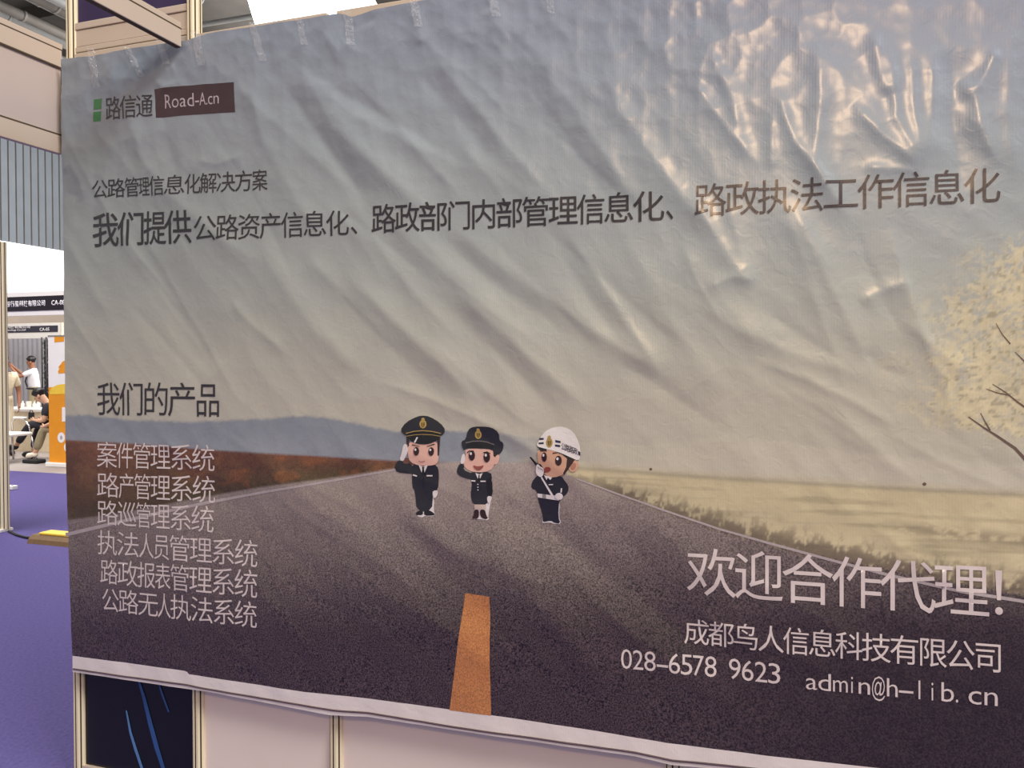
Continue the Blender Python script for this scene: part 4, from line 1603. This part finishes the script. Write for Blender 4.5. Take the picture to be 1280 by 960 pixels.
def person(loc, rz, label, pose, skin, shirt, trousers, shoe, shirt_label=None, long_sleeve=False):
    """pose: local joint positions (x right, y forward, z up)"""
    r = empty('person', loc, label, 'person', rz=rz)
    P = {k: Vector(v) for k, v in pose.items()}
    hd = (P['head'] - P['neck']).normalized()
    fwd = Vector(pose.get('face', (0, 1, 0))).normalized()
    J, B = {}, []
    J['pelvis'] = (P['pelvis'], (.135, .10))
    J['waist'] = (P['pelvis'].lerp(P['chest'], .5), (.125, .095))
    J['chest'] = (P['chest'], (.15, .11))
    J['neck'] = (P['neck'], .048)
    J['jaw'] = (P['neck'] + hd * .09 + fwd * .012, (.066, .072))
    J['brow'] = (P['neck'] + hd * .18, (.076, .088))
    J['crown'] = (P['neck'] + hd * .25 - fwd * .01, (.055, .062))
    J['nose'] = (P['neck'] + hd * .125 + fwd * .098, .011)
    B += [('pelvis', 'waist'), ('waist', 'chest'), ('chest', 'neck'), ('neck', 'jaw'), ('jaw', 'brow'), ('brow', 'crown'), ('jaw', 'nose')]
    for s in ('l', 'r'):
        J[s + 'sh'] = (P[s + 'sh'], .058)
        J[s + 'el'] = (P[s + 'el'], .042)
        J[s + 'wr'] = (P[s + 'wr'], .028)
        B += [('chest', s + 'sh'), (s + 'sh', s + 'el'), (s + 'el', s + 'wr')]
        hand(J, B, s + 'wr', s + 'h', P[s + 'wr'] - P[s + 'el'], (0, .2, 1) if s == 'l' else (0, .2, 1))
        J[s + 'hip'] = (P[s + 'hip'], .088)
        J[s + 'kn'] = (P[s + 'kn'], .056)
        J[s + 'an'] = (P[s + 'an'], .038)
        J[s + 'to'] = (P[s + 'to'], (.04, .03))
        B += [('pelvis', s + 'hip'), (s + 'hip', s + 'kn'), (s + 'kn', s + 'an'), (s + 'an', s + 'to')]
    body = skin_mesh('body', J, B, 'pelvis', skin, r)

    def cloth(name, keys, bones, root, grow, m):
        JJ = {}
        for k in keys:
            rad = J[k][1]
            rad = rad if isinstance(rad, tuple) else (rad, rad)
            g = grow + (.024 if k in ('hipline', 'waist', 'chest', 'waistband', 'pelvis') else 0)
            JJ[k] = (J[k][0], (rad[0] + g, rad[1] + g))
        return skin_mesh(name, JJ, bones, root, m, r)
    J['collar'] = (P['chest'].lerp(P['neck'], .7), (.07, .065))
    J['hipline'] = (P['pelvis'] + (P['chest'] - P['pelvis']).normalized() * -.07, (.135, .105))
    keys = ['hipline', 'waist', 'chest', 'collar']
    bones = [('hipline', 'waist'), ('waist', 'chest'), ('chest', 'collar')]
    for s in ('l', 'r'):
        e = s + 'cuff'
        J[e] = ((P[s + 'sh'].lerp(P[s + 'el'], .75), .05) if not long_sleeve else (P[s + 'el'].lerp(P[s + 'wr'], .9), .032))
        keys += [s + 'sh', e]
        if long_sleeve:
            keys.append(s + 'el')
            bones += [('chest', s + 'sh'), (s + 'sh', s + 'el'), (s + 'el', e)]
        else:
            bones += [('chest', s + 'sh'), (s + 'sh', e)]
    sh_ = cloth('shirt', keys, bones, 'chest', .014, shirt)
    keys, bones = ['pelvis', 'waistband'], [('pelvis', 'waistband')]
    J['waistband'] = (P['pelvis'].lerp(P['chest'], .45), (.13, .098))
    for s in ('l', 'r'):
        J[s + 'hem'] = (P[s + 'kn'].lerp(P[s + 'an'], .9), .05)
        keys += [s + 'hip', s + 'kn', s + 'hem']
        bones += [('pelvis', s + 'hip'), (s + 'hip', s + 'kn'), (s + 'kn', s + 'hem')]
    cloth('trousers', keys, bones, 'pelvis', .013, trousers)
    for s in ('l', 'r'):
        a, t = P[s + 'an'], P[s + 'to']
        b = bmesh.new()
        n = 7
        dirv = (t - a)
        heel = a - dirv * .25
        pts = [heel + (t + dirv * .2 - heel) * (i / (n - 1)) for i in range(n)]
        low = min(a.z, t.z)
        pts = [Vector((q.x, q.y, q.z * .55 + low * .45)) for q in pts]
        tube(b, pts, [.022, .044, .048, .046, .048, .044, .02], 10)
        bmesh.ops.recalc_face_normals(b, faces=b.faces[:])
        me = bpy.data.meshes.new('shoe')
        b.to_mesh(me)
        b.free()
        link_mesh('shoe', me, shoe, r, world_coords=False, smooth=True)
    # hair cap
    b = bmesh.new()
    c0 = P['neck'] + hd * .185 - fwd * .012
    q = bmesh.ops.create_uvsphere(b, u_segments=20, v_segments=14, radius=1)
    for v in list(q['verts']):
        d_ = Vector(v.co)
        v.co = c0 + Vector((d_.x * .094, d_.y * .108, d_.z * .102))
        if d_.dot(hd) < -.12 + .55 * max(0, d_.dot(fwd)):
            v.co = c0 + (v.co - c0) * .80
    me = bpy.data.meshes.new('hair')
    b.to_mesh(me)
    b.free()
    link_mesh('hair', me, M['hair'], r, world_coords=False, smooth=True)
    side = hd.cross(fwd).normalized()
    bits = [('mouth', P['neck'] + hd * .08 + fwd * .083, (.020, .010, .006), M['lip'])]
    for s in (-1, 1):
        bits.append(('eye', P['neck'] + hd * .145 + fwd * .082 + side * s * .032, (.011, .009, .008), M['eye']))
        bits.append(('ear', P['neck'] + hd * .13 - fwd * .002 + side * s * .080, (.014, .022, .032), skin))
    for nm, pt, rad, mt in bits:
        b = bmesh.new()
        ball(b, pt, rad, 0, 10)
        me = bpy.data.meshes.new(nm)
        b.to_mesh(me)
        b.free()
        link_mesh(nm, me, mt, r, world_coords=False, smooth=True)
    return r


def facing(from_p, to_p):
    dx, dy = to_p[0] - from_p[0], to_p[1] - from_p[1]
    return math.atan2(-dx, dy)


LEFTWARD = math.atan2(RT[1], RT[0]) + math.pi / 2      # yaw of someone looking to the picture's left

# standing person taking a photograph, facing left and slightly towards the viewer
q = at_depth(44, 540, 18.2)
ph = person((q[0], q[1], -.012), LEFTWARD + .35, 'standing person in white T-shirt and khaki trousers holding up a camera', dict(
    pelvis=(0, 0, .96), chest=(0, .02, 1.28), neck=(0, .04, 1.46), head=(0, .07, 1.62), face=(0, 1, -.05),
    lsh=(-.19, .03, 1.38), lel=(-.22, .26, 1.26), lwr=(-.12, .42, 1.46), rsh=(.19, .03, 1.38), rel=(.24, .24, 1.28), rwr=(.10, .42, 1.47),
    lhip=(-.09, 0, .92), lkn=(-.12, .06, .50), lan=(-.13, .10, .09), lto=(-.14, .24, .05), rhip=(.09, 0, .92), rkn=(.13, -.04, .50), ran=(.15, -.12, .09), rto=(.16, .02, .05)),
    M['tan'], M['shirt'], M['khaki'], M['flash'])
b = bmesh.new()
tube(b, [(.13, .03, 1.46), (.06, .16, 1.30), (-.06, .17, 1.16), (-.14, .12, 1.04)], .016, 6)
me = bpy.data.meshes.new('shoulder_strap')
b.to_mesh(me)
b.free()
link_mesh('shoulder_strap', me, M['dark'], ph, world_coords=False)
b = bmesh.new()
tube(b, [(-.165, 0, 1.0), (-.13, .11, 1.0), (0, .15, 1.0), (.13, .11, 1.0), (.165, 0, 1.0), (.13, -.11, 1.0), (0, -.14, 1.0), (-.13, -.11, 1.0), (-.165, 0, 1.0)], .022, 6)
me = bpy.data.meshes.new('belt_bag')
b.to_mesh(me)
b.free()
link_mesh('belt_bag', me, M['dark'], ph, world_coords=False)
# camera in the hands
mw = Matrix.LocRotScale(ph.location, ph.rotation_euler, ph.scale)
kp = mw @ Vector((-.01, .50, 1.56))
cmr = empty('photo_camera', tuple(kp), 'small dark camera held up by the standing person in white', 'camera', rz=LEFTWARD + .35)
b = bmesh.new()
box(b, (-.06, -.02, -.04), (.06, .02, .04), bevel=.006)
me = bpy.data.meshes.new('camera_body')
b.to_mesh(me)
b.free()
link_mesh('camera_body', me, M['rubber'], cmr, world_coords=False)
b = bmesh.new()
tube(b, [(0, .02, 0), (0, .06, 0)], .028, 14)
me = bpy.data.meshes.new('lens')
b.to_mesh(me)
b.free()
link_mesh('lens', me, M['dark'], cmr, world_coords=False)


def stool(pt, zseat, label, m):
    t = empty('stool', (pt[0], pt[1], -.012), label, 'stool')
    b = bmesh.new()
    lathe(b, (pt[0], pt[1], zseat - .04), [(.17, 0), (.18, .01), (.18, .03), (.17, .04)], 20)
    obj('seat', b, m, t)
    for k in range(4):
        a = math.pi / 4 + k * math.pi / 2
        b = bmesh.new()
        tube(b, [(pt[0] + .12 * math.cos(a), pt[1] + .12 * math.sin(a), zseat - .04), (pt[0] + .19 * math.cos(a), pt[1] + .19 * math.sin(a), -.012)], .012, 8)
        obj('leg', b, M['chrome'], t)
    return t


# dark-haired person sitting at the counter, leaning forward, legs stretched to the left
q = at_depth(80, 540, 13.0)
person((q[0], q[1], -.012), LEFTWARD + .1, 'seated dark-haired person in dark trousers leaning forward behind the roll-up', dict(
    pelvis=(0, 0, .53), chest=(0, .15, .76), neck=(0, .26, .91), head=(0, .37, 1.02), face=(0, .8, -.6),
    lsh=(-.18, .18, .85), lel=(-.23, .20, .62), lwr=(-.12, .38, .62), rsh=(.18, .18, .85), rel=(.23, .20, .62), rwr=(.12, .36, .62),
    lhip=(-.09, .03, .52), lkn=(-.10, .47, .57), lan=(-.10, .69, .21), lto=(-.10, .82, .18), rhip=(.09, .03, .52), rkn=(.10, .44, .50), ran=(.09, .52, .10), rto=(.09, .66, .05)),
    M['skin'], M['dark'], M['dark'], M['rubber'])
stool((q[0], q[1]), .42, 'round white stool under the dark-haired seated person', M['white'])
# handheld tablet on the lap
tq = q + np.array([math.cos(LEFTWARD + .1) * 0 - math.sin(LEFTWARD + .1) * .50, math.cos(LEFTWARD + .1) * .50, 0])
tq[2] = .675
b = bmesh.new()
box(b, (tq[0] - .055, tq[1] - .012, tq[2] - .055), (tq[0] + .055, tq[1] + .012, tq[2] + .055), bevel=.006)
tb = empty('handbag', (tq[0], tq[1], tq[2] - .055), 'small black bag held at the knees of the dark-haired seated person', 'bag')
obj('bag_body', b, M['rubber'], tb)
b = bmesh.new()
tube(b, [(tq[0] - .04, tq[1], tq[2] + .05), (tq[0] - .02, tq[1], tq[2] + .09), (tq[0] + .02, tq[1], tq[2] + .09), (tq[0] + .04, tq[1], tq[2] + .05)], .006, 6)
obj('handle', b, M['rubber'], tb)

q = at_depth(83, 545, 12.35)
person((q[0], q[1], -.012), LEFTWARD - .15, 'seated person in khaki trousers and pale shoes almost hidden by the roll-up', dict(
    pelvis=(0, 0, .50), chest=(0, -.06, .80), neck=(0, -.04, 1.0), head=(0, -.02, 1.18), face=(0, 1, 0),
    lsh=(-.18, -.05, .92), lel=(-.22, -.02, .66), lwr=(-.16, .22, .58), rsh=(.18, -.05, .92), rel=(.22, -.02, .66), rwr=(.16, .22, .58),
    lhip=(-.09, .03, .49), lkn=(-.10, .30, .55), lan=(-.09, .46, .15), lto=(-.09, .59, .10), rhip=(.09, .03, .49), rkn=(.10, .16, .50), ran=(.09, .10, .09), rto=(.09, .23, .05)),
    M['skin'], M['khaki'], M['khaki'], M['flash'])
stool((q[0], q[1]), .40, 'round dark stool under the khaki-trousered seated person', M['rubber'])
bq = at_depth(42, 571, 12.3)
bg = empty('floor_bag', (bq[0], bq[1], -.012), 'flat black bag on the grey floor beneath the pale shoe', 'bag')
b = bmesh.new()
box(b, (bq[0] - .14, bq[1] - .09, -.012), (bq[0] + .16, bq[1] + .09, .05), bevel=.02)
obj('bag_body', b, M['rubber'], bg)
b = bmesh.new()
tube(b, [(bq[0] - .05, bq[1], .04), (bq[0] - .03, bq[1], .075), (bq[0] + .06, bq[1], .075), (bq[0] + .08, bq[1], .04)], .007, 6)
obj('handle', b, M['dark'], bg)

# bystander half hidden by the left post
q = at_depth(3, 560, 13.3)
person((q[0], q[1], -.012), LEFTWARD + 2.4, 'person in cream shirt with bare tanned arm half hidden by the tall post', dict(
    pelvis=(0, 0, .94), chest=(0, .02, 1.24), neck=(0, .03, 1.43), head=(0, .05, 1.6), face=(0, 1, 0),
    lsh=(-.19, .02, 1.34), lel=(-.25, .02, 1.06), lwr=(-.22, .12, .86), rsh=(.19, .02, 1.34), rel=(.24, .02, 1.06), rwr=(.22, .12, .84),
    lhip=(-.09, 0, .90), lkn=(-.10, .03, .49), lan=(-.10, 0, .09), lto=(-.11, .14, .05), rhip=(.09, 0, .90), rkn=(.10, .03, .49), ran=(.11, 0, .09), rto=(.12, .14, .05)),
    M['tan'], M['cream'], M['cream'], M['rubber'])
for me in list(bpy.data.meshes):
    if me.users == 0:
        bpy.data.meshes.remove(me)
